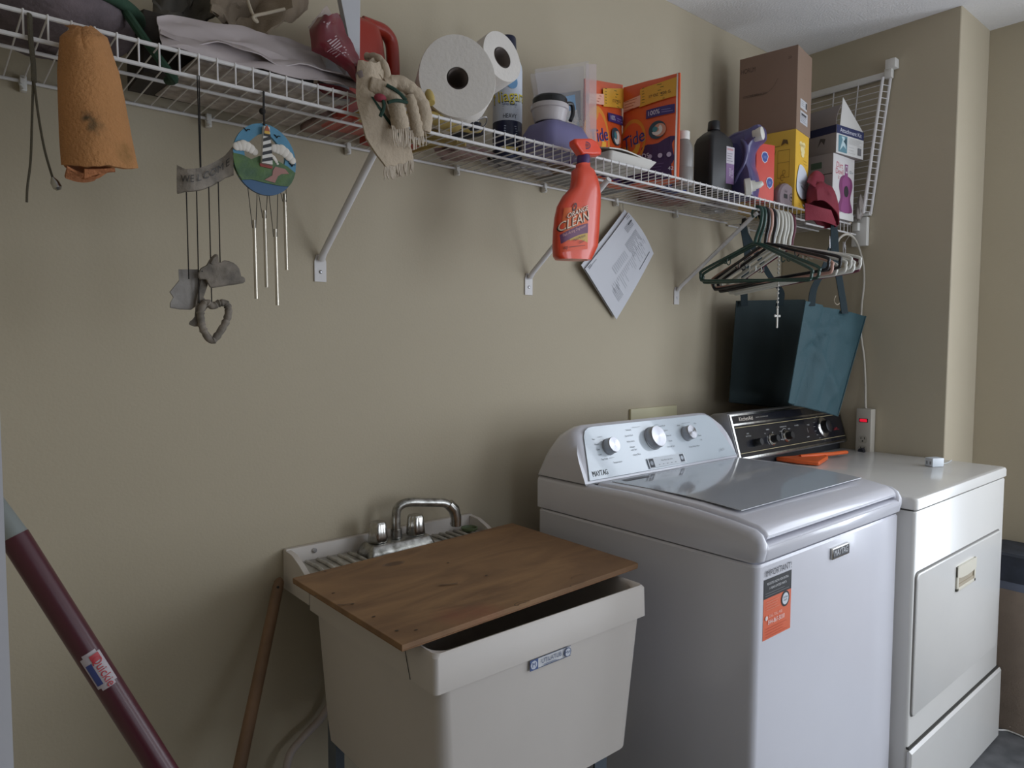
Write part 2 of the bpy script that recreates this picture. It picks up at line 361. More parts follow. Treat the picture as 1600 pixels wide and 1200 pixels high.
# plywood board
PLY = mat('plywood', 'A9835C', .6, bump=.12, bs=40, var=.2, vs_=3)
nt = PLY.node_tree; tc = nt.nodes.new('ShaderNodeTexCoord'); mp = nt.nodes.new('ShaderNodeMapping'); mp.inputs['Scale'].default_value = (1.6, 5, 3); mp.inputs['Rotation'].default_value = (0, 0, radians(8))
nz = nt.nodes.new('ShaderNodeTexNoise'); nz.inputs['Scale'].default_value = 2.2; nz.inputs['Detail'].default_value = 7; nz.inputs['Distortion'].default_value = 1.6
rp = nt.nodes.new('ShaderNodeValToRGB'); rp.color_ramp.elements[0].position = .32; rp.color_ramp.elements[0].color = lin('7A5B40'); rp.color_ramp.elements[1].position = .68; rp.color_ramp.elements[1].color = lin('9C7853')
nt.links.new(tc.outputs['Object'], mp.inputs['Vector']); nt.links.new(mp.outputs['Vector'], nz.inputs['Vector']); nt.links.new(nz.outputs['Fac'], rp.inputs['Fac']); nt.links.new(rp.outputs['Color'], nt.nodes['Principled BSDF'].inputs['Base Color'])
ZB = .8295
t = thing('plywood_board', (.86, -.35, ZB), 'rough plywood board laid across the top of the laundry sink', 'board')
cs = [P(*q, z=ZB+.0115) for q in ((457, 903), (628, 1008), (997, 880), (985, 873), (800, 817))]
cs = [(c.x, c.y) for c in cs]; cs[3] = (cs[2][0]+.003, cs[2][1]+.012)
m = MB(); m.use(PLY); m.prism(cs, ZB+.0025, ZB+.0115); m.use(mat('plywood_edge', '8A6544', .7, bump=.3, bs=120, var=.2, vs_=60)); m.prism([(c[0]*.998+.0017, c[1]*.998-.0007) for c in cs], ZB, ZB+.0025)
m.build('panel', None, t, bevel=.0008)
d = Dec(frame((0, 0, ZB+.0115), (1, 0, 0), (0, 1, 0)), .0003, .0001)
def zz(px, py): q = P(px, py, z=ZB+.0115); return q.x, q.y
k = zz(615, 881); d.disc(k[0], k[1], .027, '7C5B3D', .013); d.disc(k[0], k[1], .021, '64482F', .010)
for i, q in enumerate(((508, 893), (521, 927), (551, 944), (584, 964), (620, 986), (493, 932), (650, 985), (700, 880), (760, 900))):
    k = zz(*q); d.disc(k[0], k[1], .0035, '3A2A1D', .0022, 10)
for q, r, h in (((820, 945), .016, '5E4329'), ((905, 902), .022, '6E4F33'), ((752, 925), .012, '7C5A3C')):
    k = zz(*q); d.arc(k[0], k[1], r*.85, r, 20, 170, h, 14, .45)
for q, r, a0, a1, h in (((817, 944), .019, 10, 200, '4A3322'), ((817, 946), .013, 30, 170, '5A3F2A'), ((903, 915), .020, 0, 200, '5E4530'), ((905, 912), .010, 0, 360, '6A4E36'), ((560, 935), .05, 200, 240, '6A4E36'), ((720, 900), .08, 210, 245, '6E5238')):
    k = zz(*q); d.arc(k[0], k[1], r*.9, r, a0, a1, h, 16, .5)
d.build('knots_and_nail_holes', t)

# hose, stick and mop by the sink
o = MB().tube(catmull([(.74, -.05, .50), (.70, -.03, .49), P(500, 1124, y=-.025), P(470, 1156, y=-.03), P(450, 1188, y=-.035), (.57, -.05, .3), (.575, -.06, .12), (.60, -.08, .012)], 6), .0085, 10).build('drain_hose', mat('pale_rubber', 'B9ADA8', .5)); tag(o, 'pale drain hose curving down the wall behind the laundry sink', 'hose')
WOODH = mat('worn_wood_handle', '7C6048', .6, bump=.1, var=.25, vs_=12)
a = P(437, 905, y=-.022); c = P(376, 1192, y=-.2); dr = (c-a).normalized(); bt = a+dr*((a.z-.004)/-dr.z)
t = thing('broom_stick', bt, 'bare wooden broom stick leaning on the back wall left of the sink', 'broom stick')
m = MB(); L = (bt-a).length; m.tube([a+dr*x for x in (-.004, 0, .006, .02, L*.5, L)], [.002, .007, .0105, .0118, .0125, .0125], 14); m.build('pole', WOODH, t)
m = MB(); m.ball(a+dr*.018-dr.cross(V((1, 0, 0))).normalized()*0+V((-.004, -.0095, .003)), .0035); m.build('hanging_hole', BLACK, t)
def RD(px, py, dist):
    d_ = (FW + RT*((px-800)/F) - UP*((py-600)/F)).normalized(); return CAM+d_*dist
a = RD(22, 838, .86); c = RD(252, 1200, .90); dr = (c-a).normalized(); bt = a+dr*((a.z-.012)/-dr.z)
t = thing('mop', bt, 'dark red metal mop handle leaning in the doorway at lower left', 'mop')
m = MB(); m.tube([a, bt], .0128, 18); m.build('handle', mat('maroon_enamel', '45101F', .38, coat=.08, var=.05), t)
m = MB(); m.tube([a-dr*.05, a-dr*.045, a+dr*.001], [.006, .0095, .0125], 14); m.build('end_cap', mat('grey_plastic', '7E8482', .5), t)
sN = (CAM-c).normalized(); sN = (sN-dr*sN.dot(dr)).normalized(); mid = a+dr*((RD(155, 1040, .88)-a).dot(dr)); sU = dr; sV = sN.cross(sU)
def mopmap(u, v, n): th = v/.0128; return mid+sU*u+(sN*cos(th)+sV*sin(th))*(.0128+n)
d = Dec(lambda u, v, n: mopmap(u*.78, v*.78, n), .0003); d.rect(-.026, -.0085, .026, .0085, 'A9A0A4', 2, 8); d.rect(-.022, -.0125, .022, .0125, 'A9A0A4', 2, 10); d.rect(-.012, -.0105, .018, -.0035, '2F3C74', 2, 5); d.rect(-.021, -.002, -.011, .009, 'A83038', 1, 6); d.text('Quickie', .004, .0035, .0145, 'A8222E', .95)
d.build('maker_label', t)
m = MB(); m.box((-.12, -.035, 0), (.12, .035, .03), Matrix.Translation((bt.x, bt.y, 0)), bev=.01); m.build('sponge_head', mat('blue_sponge', '6E86A8', .9, bump=.5), t)

# ---------------- washer ----------------
WW = mat('white_enamel', 'DEDEE6', .22, var=.015, spec=.6, coat=.2)
YZ = Matrix(((0, 0, 1, 0), (1, 0, 0, 0), (0, 1, 0, 0), (0, 0, 0, 1)))      # (u,v,n) -> (n,u,v)
wx0, wx1 = 1.243, 1.930
t = thing('washing_machine', ((wx0+wx1)/2, -.44, 0), 'white top-loading washing machine beside the laundry sink', 'washing machine')
m = MB(); m.loft([[(x, y, z) for x, y in rrect(wx0+i, wx1-i, -.769+i, -.123-i, .016)] for z, i in ((.025, .004), (.03, 0), (.866, 0), (.871, .003))]); m.build('cabinet', WW, t, ang=30)
for fx_, fy_ in ((1.29, -.72), (1.88, -.72), (1.29, -.17), (1.88, -.17)):
    MB().lathe([(.02, 0), (.022, .01), (.012, .012), (.012, .026)], Matrix.Translation((fx_, fy_, 0)), 14).build('foot', BLACK, t)
prof = [(-.124, .8745), (-.765, .8745), (-.774, .879), (-.779, .900), (-.778, .915), (-.770, .931), (-.755, .940), (-.70, .948), (-.60, .957), (-.45, .962), (-.294, .960), (-.124, .960)]
prof_c = [(-.124, .8745), (-.765, .8745), (-.774, .879), (-.779, .898), (-.777, .9065), (-.770, .9105), (-.752, .911), (-.70, .912), (-.60, .93), (-.45, .94), (-.294, .945), (-.124, .960)]
def sec(x, i, p=prof): return [(x, (y if y > -.2 else y+i*.9), z-(i if z > .93 else 0)) for y, z in p]
m = MB(); m.loft([sec(wx0, .014), sec(wx0+.003, .007), sec(wx0+.010, .001), sec(wx0+.018, 0), sec(wx0+.023, .003), sec(wx0+.0275, 0, prof_c), sec(wx1-.0275, 0, prof_c), sec(wx1-.023, .003), sec(wx1-.018, 0), sec(wx1-.010, .001), sec(wx1-.003, .007), sec(wx1, .014)]); m.build('top_panel', WW, t, ang=40)
# lid: white frame, smoked glass
lx0, lx1 = wx0+.029, wx1-.029
lp = [(-.315, .9645), (-.45, .967), (-.60, .962), (-.70, .9535), (-.750, .9445), (-.765, .937), (-.771, .927), (-.768, .9195), (-.745, .9185), (-.60, .934), (-.315, .947)]
m = MB(); m.loft([[(x, y, z-i) for y, z in lp] for x, i in ((lx0, .006), (lx0+.003, .001), (lx0+.008, 0), (lx1-.008, 0), (lx1-.003, .001), (lx1, .006))]); lid = m.build('lid', WW, t, ang=50)
def lidmap(u, v, n): y = -.335-v; z = .9648+.0022*sin(v*9)-max(0, v-.2)**1.6*.105; return V((u, y, z+n))
GL = mat('smoked_lid_glass', 'B9BCC2', .1, var=.02, spec=.6, coat=.4)
m = MB(); m.use(GL)
m.sheet(lambda u, v: lidmap(lx0+.03+u*(lx1-lx0-.06), v*.36, .0012), 6, 16, .0016); m.build('lid_window', None, lid)
d = Dec(lidmap, .003); d.rect(lx0+.06, .004, lx0+.15, .022, '8E8F94'); d.lines(lx0+.065, lx0+.14, .008, .018, 3, '5B5C60', .001); d.build('warning_label', lid)
# console
cp = [(-.124, 0), (-.130, .03), (-.150, .085), (-.178, .122), (-.205, .137), (-.226, .140), (-.236, .134), (-.241, .124), (-.294, .010), (-.300, 0)]
def csec(x, s_):
    out = []
    for y, z in cp:
        zz_ = z*s_
        fy_ = -.300+(zz_/.14)*.062
        yy = max(y, fy_) if y < -.2 else y
        if y <= -.2: yy = fy_ if z < .13 else max(y, fy_)
        out.append((x, yy, .958+zz_))
    return out
m = MB(); m.loft([csec(x, s_) for x, s_ in ((wx0+.001, .45), (wx0+.004, .62), (wx0+.014, .80), (wx0+.030, .92), (wx0+.055, .985), (wx0+.08, 1), (wx1-.11, 1), (wx1-.085, .985), (wx1-.058, .92), (wx1-.035, .80), (wx1-.018, .6), (wx1-.010, .4))]); con = m.build('console', WW, t, ang=60)
m = MB(); m.box((wx0+.001, -.30, .9585), (wx1-.001, -.122, .9605)); m.build('console_seam', mat('seam_grey', '8B8A88', .6), t)
NB = V((0, -.140, .062)).normalized()
CF = Matrix(((1, 0, 0, 1.5825), (0, .062/.1531, -.140/.1531, -.2985), (0, .140/.1531, .062/.1531, .9625), (0, 0, 0, 1)))   # u right, v up the slope, n out
PANEL = mat('pale_grey_panel', 'C6D0D8', .18, var=.01, coat=.5)
pts = [(-.325, .004), (.335, .004), (.322, .03), (.275, .120)]
pts += [(.262, .134), (.244, .141), (.225, .143), (-.255, .143), (-.275, .141), (-.290, .133), (-.299, .118), (-.318, .03)]
m = MB(); m.prism(pts, .0006, .0035, CF); m.build('control_panel', PANEL, t, bevel=.001)
d = Dec(CF, .004, .0001)
d.text('MAYTAG', -.280, .019, .0200, '1C1D22', .72); d.text('MAYTAG', -.2795, .019, .0200, '1C1D22', .72)
INK = '4A4E55'
for u, v, s_ in ((-.268, .108, 'Hot'), (-.262, .094, 'Warm'), (-.262, .080, 'Cool'), (-.262, .066, 'Cold'), (-.250, .053, 'Tap Cold'), (-.205, .040, 'Temperature'), (-.125, .122, 'Delicate'), (-.130, .106, 'Quick Wash'), (-.130, .090, 'Bulky Items'), (-.130, .074, 'Whites'), (-.128, .066, 'with Oxi'), (-.122, .052, 'Heavy Duty'),
                (.018, .122, 'PowerWash'), (.030, .108, 'Colors'), (.036, .092, 'Normal'), (.036, .076, 'Rinse'), (.030, .060, 'Drain & Spin'), (.095, .118, 'Auto'), (.175, .118, 'Max'), (.178, .080, 'Deep'), (.178, .066, 'Fill'), (.135, .050, 'Deep Water Wash'), (-.012, .030, 'Wash  Rinse  Spin')):
    d.text(s_, u, v, .0062, INK, 1.05)
for u0, v0, u1 in ((-.255, .112, -.235), (-.110, .127, -.075), (-.01, .127, .005), (.11, .122, .15), (-.235, .053, -.215)): d.rect(u0, v0, u1, v0+.0006, INK)
d.rect(-.090, .008, .075, .036, 'D8DEE4'); d.rect(-.086, .010, -.066, .034, '2B2E36'); d.disc(-.076, .022, .006, '9AA0AA'); d.rect(.050, .012, .068, .034, '3A3E48'); d.disc(.059, .023, .006, 'B9C0CA')
for i in range(5): d.rect(-.050+i*.018, .014, -.044+i*.018, .0152, INK)
d.text('Wash  Rinse  Spin  Done', -.01, .025, .005, INK); d.text('eco', .262, .028, .014, '8F979F', 1, 8)
d.build('panel_lettering', t)
def knob(u, v, r, h, name, M, side, par, mk=True):
    k = MB(); k.lathe([(r*1.04, 0), (r*1.04, .003), (r, .004), (r*.97, h*.9), (r*.93, h)], M @ Matrix.Translation((u, v, .0035)), 40)
    o = k.build(name, side, par, ang=30)
    k = MB(); k.prism(ell(u, v, r*.9, n=40), .0035+h, .0042+h, M); k.build('knob_face', spun(M @ V((u, v, .0042+h))), o)
    return o
def spun(center):
    m = bpy.data.materials.new('spun_aluminium'); m.use_nodes = True; nt = m.node_tree; bs = nt.nodes['Principled BSDF']
    bs.inputs['Base Color'].default_value = lin('A4A4A9'); bs.inputs['Metallic'].default_value = 1; bs.inputs['Roughness'].default_value = .24; bs.inputs['Anisotropic'].default_value = .9
    g = nt.nodes.new('ShaderNodeNewGeometry'); s1 = nt.nodes.new('ShaderNodeVectorMath'); s1.operation = 'SUBTRACT'; s1.inputs[1].default_value = center
    cr = nt.nodes.new('ShaderNodeVectorMath'); cr.operation = 'CROSS_PRODUCT'; nm = nt.nodes.new('ShaderNodeVectorMath'); nm.operation = 'NORMALIZE'
    nt.links.new(g.outputs['Position'], s1.inputs[0]); nt.links.new(s1.outputs[0], cr.inputs[0]); nt.links.new(g.outputs['True Normal'], cr.inputs[1])
    nt.links.new(cr.outputs[0], nm.inputs[0]); nt.links.new(nm.outputs[0], bs.inputs['Tangent']); return m
kn = []
for u, v, r in ((-.222, .083, .0215), (-.036, .090, .0315), (.118, .090, .0215)):
    o = knob(u, v, r, .024, 'control_knob', CF, mat('satin_knob', 'A9A9AC', .35, .9, var=.05), t)
# stickers on the front
WF = frame((0, -.7692, 0), (1, 0, 0), (0, 0, 1))
d = Dec(WF, .0003, .00015)
d.rect(1.268, .713, 1.377, .798, 'DF6B47'); d.rect(1.268, .798, 1.377, .838 - .0, '26272B')
d.text('REGISTER NOW FOR EXTRA', 1.3225, .827, .0072, 'D8D8DA', .92); d.text('1-YEAR LIMITED PARTS', 1.3225, .817, .0072, 'D8D8DA', .92); d.lines(1.274, 1.370, .803, .808, 2, '8A8B90', .0008)
d.disc(1.353, .782, .0165, '26272B'); d.disc(1.353, .782, .0125, 'D5D9E0'); d.text('EXTRA', 1.353, .785, .006, '26272B'); d.text('PARTS', 1.353, .779, .005, '26272B')
d.lines(1.278, 1.33, .774, .790, 4, 'E59A80', .0009); d.disc(1.279, .758, .0048, 'E8D9D4'); d.text('CALL TOLL FREE', 1.314, .760, .0078, 'F0C4B6', .9); d.text('844-867-5030', 1.317, .7475, .0135, 'F2E3DE', .85); d.lines(1.276, 1.365, .718, .735, 4, 'C95A3A', .0008)
d.text('IMPORTANT!', 1.3225, .8495, .0185, '3A3B40', .95)
d.build('orange_sticker', t)['label'] = 'orange and black registration sticker'
m = MB(); m.box((1.549, -.7745, .824), (1.635, -.7692, .850), bev=.0015); bd = m.build('brand_badge', CHROME, t)
d = Dec(frame((1.592, -.7747, .837), (1, 0, 0), (0, 0, 1)), .0002, .0001); d.rect(-.038, -.010, .038, .010, '23242C'); d.text('MAYTAG', 0, 0, .0205, 'C9CACF', .82); d.build('badge_lettering', bd)

# ---------------- dryer ----------------
DW = mat('almond_enamel', 'DCDAD6', .25, var=.02, spec=.6, coat=.2)
dx0, dx1, dy = 1.937, 2.690, -.8085
t = thing('clothes_dryer', ((dx0+dx1)/2, -.47, 0), 'off-white front-loading clothes dryer with a black control console in the corner', 'dryer')
m = MB()
m.loft([[(x, y, z) for x, y in rrect(dx0+.004+i, dx1-.004-i, dy+.004+i, -.12, .010)] for z, i in ((.02, 0), (.874, 0), (.878, .002))]); m.build('cabinet', DW, t, ang=30)
m = MB(); m.loft([[(x, y, z) for x, y in rrect(dx0+i, dx1-i, dy+i, -.12, .012)] for z, i in ((.8825, .003), (.885, 0), (.906, 0), (.912, .003), (.914, .008))]); m.build('top_panel', DW, t, ang=40)
m = MB(); m.box((dx0+.012, dy+.012, .874), (dx1-.012, -.14, .885)); m.build('top_seam', mat('seam_dark', '3A3834', .7), t)
DF = frame((0, dy+.004, 0), (1, 0, 0), (0, 0, 1))
m = MB(); m.prism(rrect(1.950, 2.645, .328, .718, .016), .0004, .0012, DF); m.build('door_gap', mat('seam_mid', '6E6B66', .6), t)
m = MB()
m.loft([[tuple(DF @ V((x, y, n))) for x, y in rrect(1.954+i, 2.641-i, .331+i, .713-i, .014)] for n, i in ((.0008, 0), (.0045, 0), (.0065, .0025))]); dr_ = m.build('door', DW, t, ang=30)
hx0, hx1, hz0, hz1 = 2.235, 2.392, .604, .676
m = MB(); n0 = .0065
for a_, c_ in (((hx0, hz0), (hx1, hz0+.009)), ((hx0, hz0), (hx0+.012, hz1)), ((hx1-.012, hz0), (hx1, hz1))): m.box((a_[0], a_[1], n0), (c_[0], c_[1], n0+.005), DF, bev=.001)
m.prism([(hx0, hz1), (hx0, hz1-.030), (hx0+.03, hz1-.036), ((hx0+hx1)/2, hz1-.038), (hx1-.03, hz1-.036), (hx1, hz1-.030), (hx1, hz1)], n0, n0+.0062, DF)
hd = m.build('handle', mat('cream_plastic', 'D6D0C0', .4, var=.03), dr_)
m = MB(); m.box((hx0+.012, hz0+.009, n0-.0005), (hx1-.012, hz1-.03, n0+.0006), DF); m.prism([(hx0+.012, hz0+.009), (hx1-.012, hz0+.009), (hx1-.012, hz0+.018), (hx0+.012, hz0+.018)], n0, n0+.003, DF); m.build('pull_recess', mat('warm_recess', 'A89C88', .6), hd)
m = MB(); m.loft([[(x, dy-.002+i, z) for x, z in [(dx0+i*.6, .012), (dx1-i*.6, .012), (dx1-i*.6, .2455-i), (dx0+i*.6, .2455-i)]] for i in (.006, .0)] + [[(x, dy-.008+.0, z) for x, z in [(dx0+.004, .016), (dx1-.004, .016), (dx1-.004, .238), (dx0+.004, .238)]]]); m.build('toe_panel', DW, t, ang=30)
m = MB(); m.box((dx0+.006, dy+.0005, .2457), (dx1-.006, dy+.01, .2515)); m.build('toe_seam', mat('seam_dark', '3A3834', .7), t)
# console: silver caps, black glass face
m = MB(); pf = [(-.185, .928), (-.185, 1.078), (-.195, 1.085), (-.240, 1.091), (-.249, 1.088), (-.293, .945), (-.290, .940)]
m.prism(pf, dx0+.003, dx1-.006, YZ); cs_ = m.build('console', mat('grey_metal_cap', '9A9A9C', .35, .7, var=.05), t, bevel=.002)
m = MB(); m.box((dx0+.015, -.272, .9142), (dx1-.02, -.19, .942)); m.build('console_gap_shade', mat('gap_shade_dark', '26272B', .5), t)  # dark box paints the shaded gap below the console
fo = V((dx0+.003, -.2935, .9425)); ft = V((dx0+.003, -.2495, 1.0885)); vd = (ft-fo).normalized(); H = (ft-fo).length; W_ = dx1-dx0-.009
KF = frame(fo, (1, 0, 0), vd)
m = MB(); m.box((.003, .003, .0003), (W_-.003, H-.003, .0035), KF, bev=.001); m.build('chrome_frame', CHROME, cs_)
FACE = mat('black_console_face', '1C1D24', .22, var=.25, vs_=18, coat=.4)
m = MB(); m.box((.012, .010, .003), (W_-.012, H-.040, .0042), KF); m.box((.012, H-.034, .003), (W_-.012, H-.009, .0042), KF); m.build('control_face', FACE, cs_)
d = Dec(KF, .0046, .0001); G = 'C9B98C'; Wh = 'B8B8B6'
d.rect(.014, .022, W_-.014, .0234, G); d.rect(.014, H-.048, W_-.014, H-.0466, G)
d.text('KitchenAid', .088, H-.0215, .0185, 'D8CDBE', .98); d.text('SUPERBA  ELECTRONIC DRY', .185, H-.0215, .0055, '9A958C', 1.1)
for u, v, s_ in ((.078, .082, 'END'), (.078, .074, 'OF CYCLE'), (.20, .086, 'FABRIC'), (.178, .074, 'HI'), (.225, .074, 'LO'), (.30, .088, 'TEMPERATURE'), (.278, .074, 'LOW'), (.335, .078, 'HIGH'), (.278, .046, 'MEDIUM'), (.39, .086, 'DRYNESS'), (.45, .04, 'DAMP'), (.47, .082, 'TIMED')): d.text(s_, u, v, .006, Wh, 1.1)
for k_ in range(9): a_ = radians(110+k_*20); d.rect(.565+.052*cos(a_)-.010, .064+.046*sin(a_), .565+.052*cos(a_)+.004, .0648+.046*sin(a_), Wh)
d.text('Auto', .665, .055, .012, 'A83038', 1, 8); d.rect(.645, .049, .69, .050, 'A83038'); d.rect(.455, .055, .456, .072, Wh)
d.arc(.30, .058, .023, .0242, 60, 200, Wh)
d.build('panel_lettering', cs_)
def dknob(u, v, r, rim):
    o = None; k = MB()
    if rim:
        k.lathe([(rim, 0), (rim, .002), (rim*.85, .006), (r, .0065)], KF @ Matrix.Translation((u, v, .0042)), 32); sk = CHROME
        o = k.build('chrome_dial', CHROME, cs_)
    k = MB(); k.lathe([(r*1.0, .0), (r*.98, .012), (r*.92, .024), (r*.85, .025)], KF @ Matrix.Translation((u, v, .0042)), 28); k2 = k.build('control_knob', BLACK, o if o else cs_)
dknob(.108, .050, .012, 0); dknob(.212, .052, .013, .021); dknob(.308, .055, .013, .021); dknob(.578, .066, .024, .038)

# things on the dryer
ORG = mat('orange_plastic', 'E0652E', .4, var=.04)
t = thing('hand_scraper', (2.31, -.28, .9145), 'orange plastic hand scraper lying on the dryer below the console', 'hand scraper')
a = P(1212, 716, z=.93); c = P(1322, 708, z=.925)
m = MB(); q = [P(1212, 716, z=.925), P(1245, 722, z=.922), P(1280, 727, z=.918), P(1294, 716, z=.922), P(1290, 709, z=.926), P(1262, 710, z=.927), P(1240, 713, z=.927)]
m.prism([(p.x, p.y) for p in q], .916, .930); m.build('blade', ORG, t, bevel=.004)
m = MB(); m.tube([P(1250, 713, z=.930), P(1275, 711, z=.932), P(1300, 709, z=.930), P(1322, 706.5, z=.929)], [.008, .0095, .009, .009], 10, flat=.75); m.build('handle', ORG, t)
q = P(1460, 721, z=.93)
t = thing('power_adapter', (q.x, q.y, .9145), 'small white plug-in power adapter lying on top of the dryer', 'adapter')
Mq = Matrix.Translation((q.x, q.y, 0)) @ Matrix.Rotation(radians(-25), 4, 'Z')
MB().box((-.023, -.016, .9145), (.023, .016, .943), Mq, bev=.003).build('body', mat('glossy_white', 'D6DCE2', .3), t)
m = MB()
for yy in (-.007, .007): m.box((-.0235, yy-.003, .922), (-.0231, yy+.003, .932), Mq)
m.build('port', mat('grey_port', '8F9194', .5), t)
m = MB(); m.tube(catmull([Mq @ V((.022, 0, .930)), Mq @ V((.04, .004, .921)), P(1480, 723, z=.917)+V((.01, 0, 0)), P(1487, 719, z=.917)], 5), .0018, 6); m.build('cord', mat('glossy_white', 'D6DCE2'), t)

# ---------------- supplies on the shelf ----------------
ZS = DZ+.0022
# paper rolls
PAPER = mat('tissue_paper', 'D9D3CC', .9, bump=.25, bs=120, var=.03)
CORE = mat('cardboard_core', '8F847E', .8, var=.1)
def roll(c, r, L, axis_tilt, label, group, egg=1.0, rc=.021, pitch=0):
    t = thing('paper_towel_roll', (c[0], c[1], c[2]), label, 'paper roll', group)
    M = Matrix.Translation(V(c)) @ Matrix.Rotation(axis_tilt, 4, 'Z') @ Matrix.Rotation(pitch, 4, 'X') @ Matrix(((1, 0, 0, 0), (0, 0, -1, 0), (0, 1, 0, 0), (0, 0, 0, 1)))   # local z -> -y (towards room)
    def ring(rr, z, e=egg): return [(rr*cos(a)*(1-.07*(e-1)*4*(sin(a) > 0)*sin(a)), rr*sin(a)*(e if sin(a) > 0 else 1), z) for a in [2*pi*i/48 for i in range(48)]]
    m = MB(); m.loft([ring(r, -L), ring(r, -.004), ring(r*.985, 0), ring(r*.6, .0005), ring(rc*1.05, 0, 1), ring(rc, -.004, 1), ring(rc, -L+.001, 1)], cap=False, M=M); m.build('paper', PAPER, t)
    m = MB(); m.loft([ring(rc, .0, 1), ring(rc, -L, 1), ring(rc*.93, -L, 1), ring(rc*.93, .0, 1)], cap=False, M=M); m.build('core', CORE, t)
    return t
roll((.852, -.305, ZS+.086), .080, .13, radians(-27), 'fat paper towel roll lying on the shelf, open end towards the room', 'paper rolls on the shelf', 1.10, .0215)
roll((.986, -.285, ZS+.168), .054, .10, radians(2), 'smaller paper roll tipped on the fat one, in front of the spray starch can', 'paper rolls on the shelf', 1.08, .0225, radians(-9))
# support under them: folded dark cloth
NAVY = mat('navy_cloth', '23242E', .9, bump=.4, bs=80, var=.2)
def blob(name, c, sx, sy, sz, m, label, cat, seed=0, amp=.25, fr=18, group=None, base=None):
    b = MB(); n = 22; sg = 30; rings = []
    for i in range(n+1):
        a = -pi/2+pi*i/n; ring = []
        for j in range(sg):
            th = 2*pi*j/sg; q = max(.03, cos(a)); p = V((q*cos(th), q*sin(th), sin(a))); k = 1+amp*noise.noise(p*fr*.12+V((seed, seed, 0)))+amp*.4*noise.noise(p*fr*.35+V((seed, 2, 0)))
            x = p.x*sx*k; y = p.y*sy*k; z = max(-sz, p.z*sz*k)
            ring.append((c[0]+x, c[1]+y, max(c[2]-sz, c[2]+z)))
        rings.append(ring)
    b.loft(rings); o = b.build(name, m, None); tag(o, label, cat, group); return o
blob('folded_cloth', (.925, -.225, ZS+.014), .042, .05, .014, NAVY, 'dark navy cloth folded under the paper towel roll', 'cloth', 3)
m = MB(); m.tube(catmull([(.925, -.25, ZS+.022), (.948, -.275, ZS+.035), (.962, -.255, ZS+.026), (.95, -.235, ZS+.018)], 6, True), .002, 6, closed=True); tag(m.build('key_ring', STEEL), 'thin steel ring on the dark cloth below the toilet rolls', 'ring')

# spray starch can
cx, cy = P(793, 130, y=-.12).x, -.12
t = thing('spray_can', (cx, cy, ZS), 'navy and white spray starch can with a dark blue cap', 'spray can')
m = MB(); NV = mat('navy_ink_metal', '1B2140', .35, var=.05); WH = mat('white_ink_metal', 'C9CFDA', .35, var=.02)
rb = .037; KZ = 1.14
MC_ = Matrix.Translation((cx, cy, ZS)) @ Matrix.Diagonal((1, 1, KZ, 1))
m.use(NV); m.lathe([(rb*.95, 0), (rb, .003), (rb, .082)], MC_, 36); m.use(WH); m.lathe([(rb, .082), (rb, .195), (rb*.96, .205), (rb*.8, .219), (rb*.62, .228), (.02, .231)], MC_, 36)
m.build('can', None, t)
m = MB(); m.lathe([(.0225, .226), (.023, .229), (.021, .265), (.019, .268)], MC_, 24); m.build('cap', mat('navy_cap', '191D36', .35), t)
def around(cx, cy, z0, r, a0):
    return lambda u, v, n: V((cx+(r+n)*cos(a0+u/r), cy+(r+n)*sin(a0+u/r), z0+v*1.12))
aC = atan2(CAM.y-cy, CAM.x-cx)
d = Dec(around(cx, cy, ZS, rb, aC), .0004, .0002)
d.text('Niagara', .008, .133, .034, '2A2A2C', .95, 6); d.text('Niagara', .007, .135, .034, 'E2CF3A', .95, 6)
d.text('Spray Starch', .006, .118, .0075, '35507E'); d.lines(-.012, .03, .108, .112, 2, '8A90A0', .0008); d.text('HEAVY', .006, .092, .014, '32333C', .8); d.disc(.012, .165, .014, '6FA0CC')
d.lines(-.008, .03, .035, .07, 8, 'A9B0C4', .0016); d.rect(-.012, .018, .028, .026, 'D8C46A', 5); d.text('CLEAN', .008, .006, .008, '5D6A92')
d.build('can_label', t)

# yellow gloves and rope
YEL = mat('yellow_rubber', 'B9A25E', .55, var=.1, bump=.1)
t = thing('rubber_glove', (.84, -.24, ZS), 'yellow rubber gloves lying on the shelf right of the striped towel', 'glove')
m = MB(); m.tube(catmull([(.905, -.23, ZS+.014), (.84, -.26, ZS+.012), (.78, -.265, ZS+.012), (.73, -.23, ZS+.012), (.70, -.16, ZS+.01)], 6), [.020+.008*sin(i*.4) for i in range(25)], 10, flat=.5); m.build('cuff', YEL, t)
for (x, y, z, a_, L_) in ((.79, -.275, .012, -1.9, .05), (.905, -.235, .012, -.3, .055), (.90, -.25, .010, -.7, .05), (.80, -.285, .03, 1.5, .05)):
    m = MB(); p0 = V((x, y, ZS+z)); dv = V((cos(a_), sin(a_)*.3, .5 if a_ > 1 else .05)).normalized(); m.tube([p0+dv*L_*q for q in (0, .3, .6, .8, .92, .98, 1)], [.0085, .0105, .0105, .0098, .0075, .0045, .001], 12); m.build('finger', YEL, t)
m = MB()
for k in range(7): m.tube(catmull([(.80+.018*k, -.015-.006*(k % 3), ZS+.007+.005*(k % 2)), (.83+.017*k, -.11-.01*(k % 2), ZS+.008), (.88+.016*k, -.20+.006*k, ZS+.007)], 6), .0062, 6)
tag(m.build('rope_coil', mat('straw_rope', 'B09A62', .9, bump=.6, bs=150, var=.3, vs_=30)), 'bundle of straw-yellow rope lying on the wires under the gloves', 'rope')
blob('crumpled_bag', (1.03, -.08, ZS+.012), .07, .05, .012, mat('pink_plastic', '9A7F7C', .4, var=.2), 'dusty pink crumpled plastic wrapper on the shelf behind the rope', 'plastic bag', 5, .5)

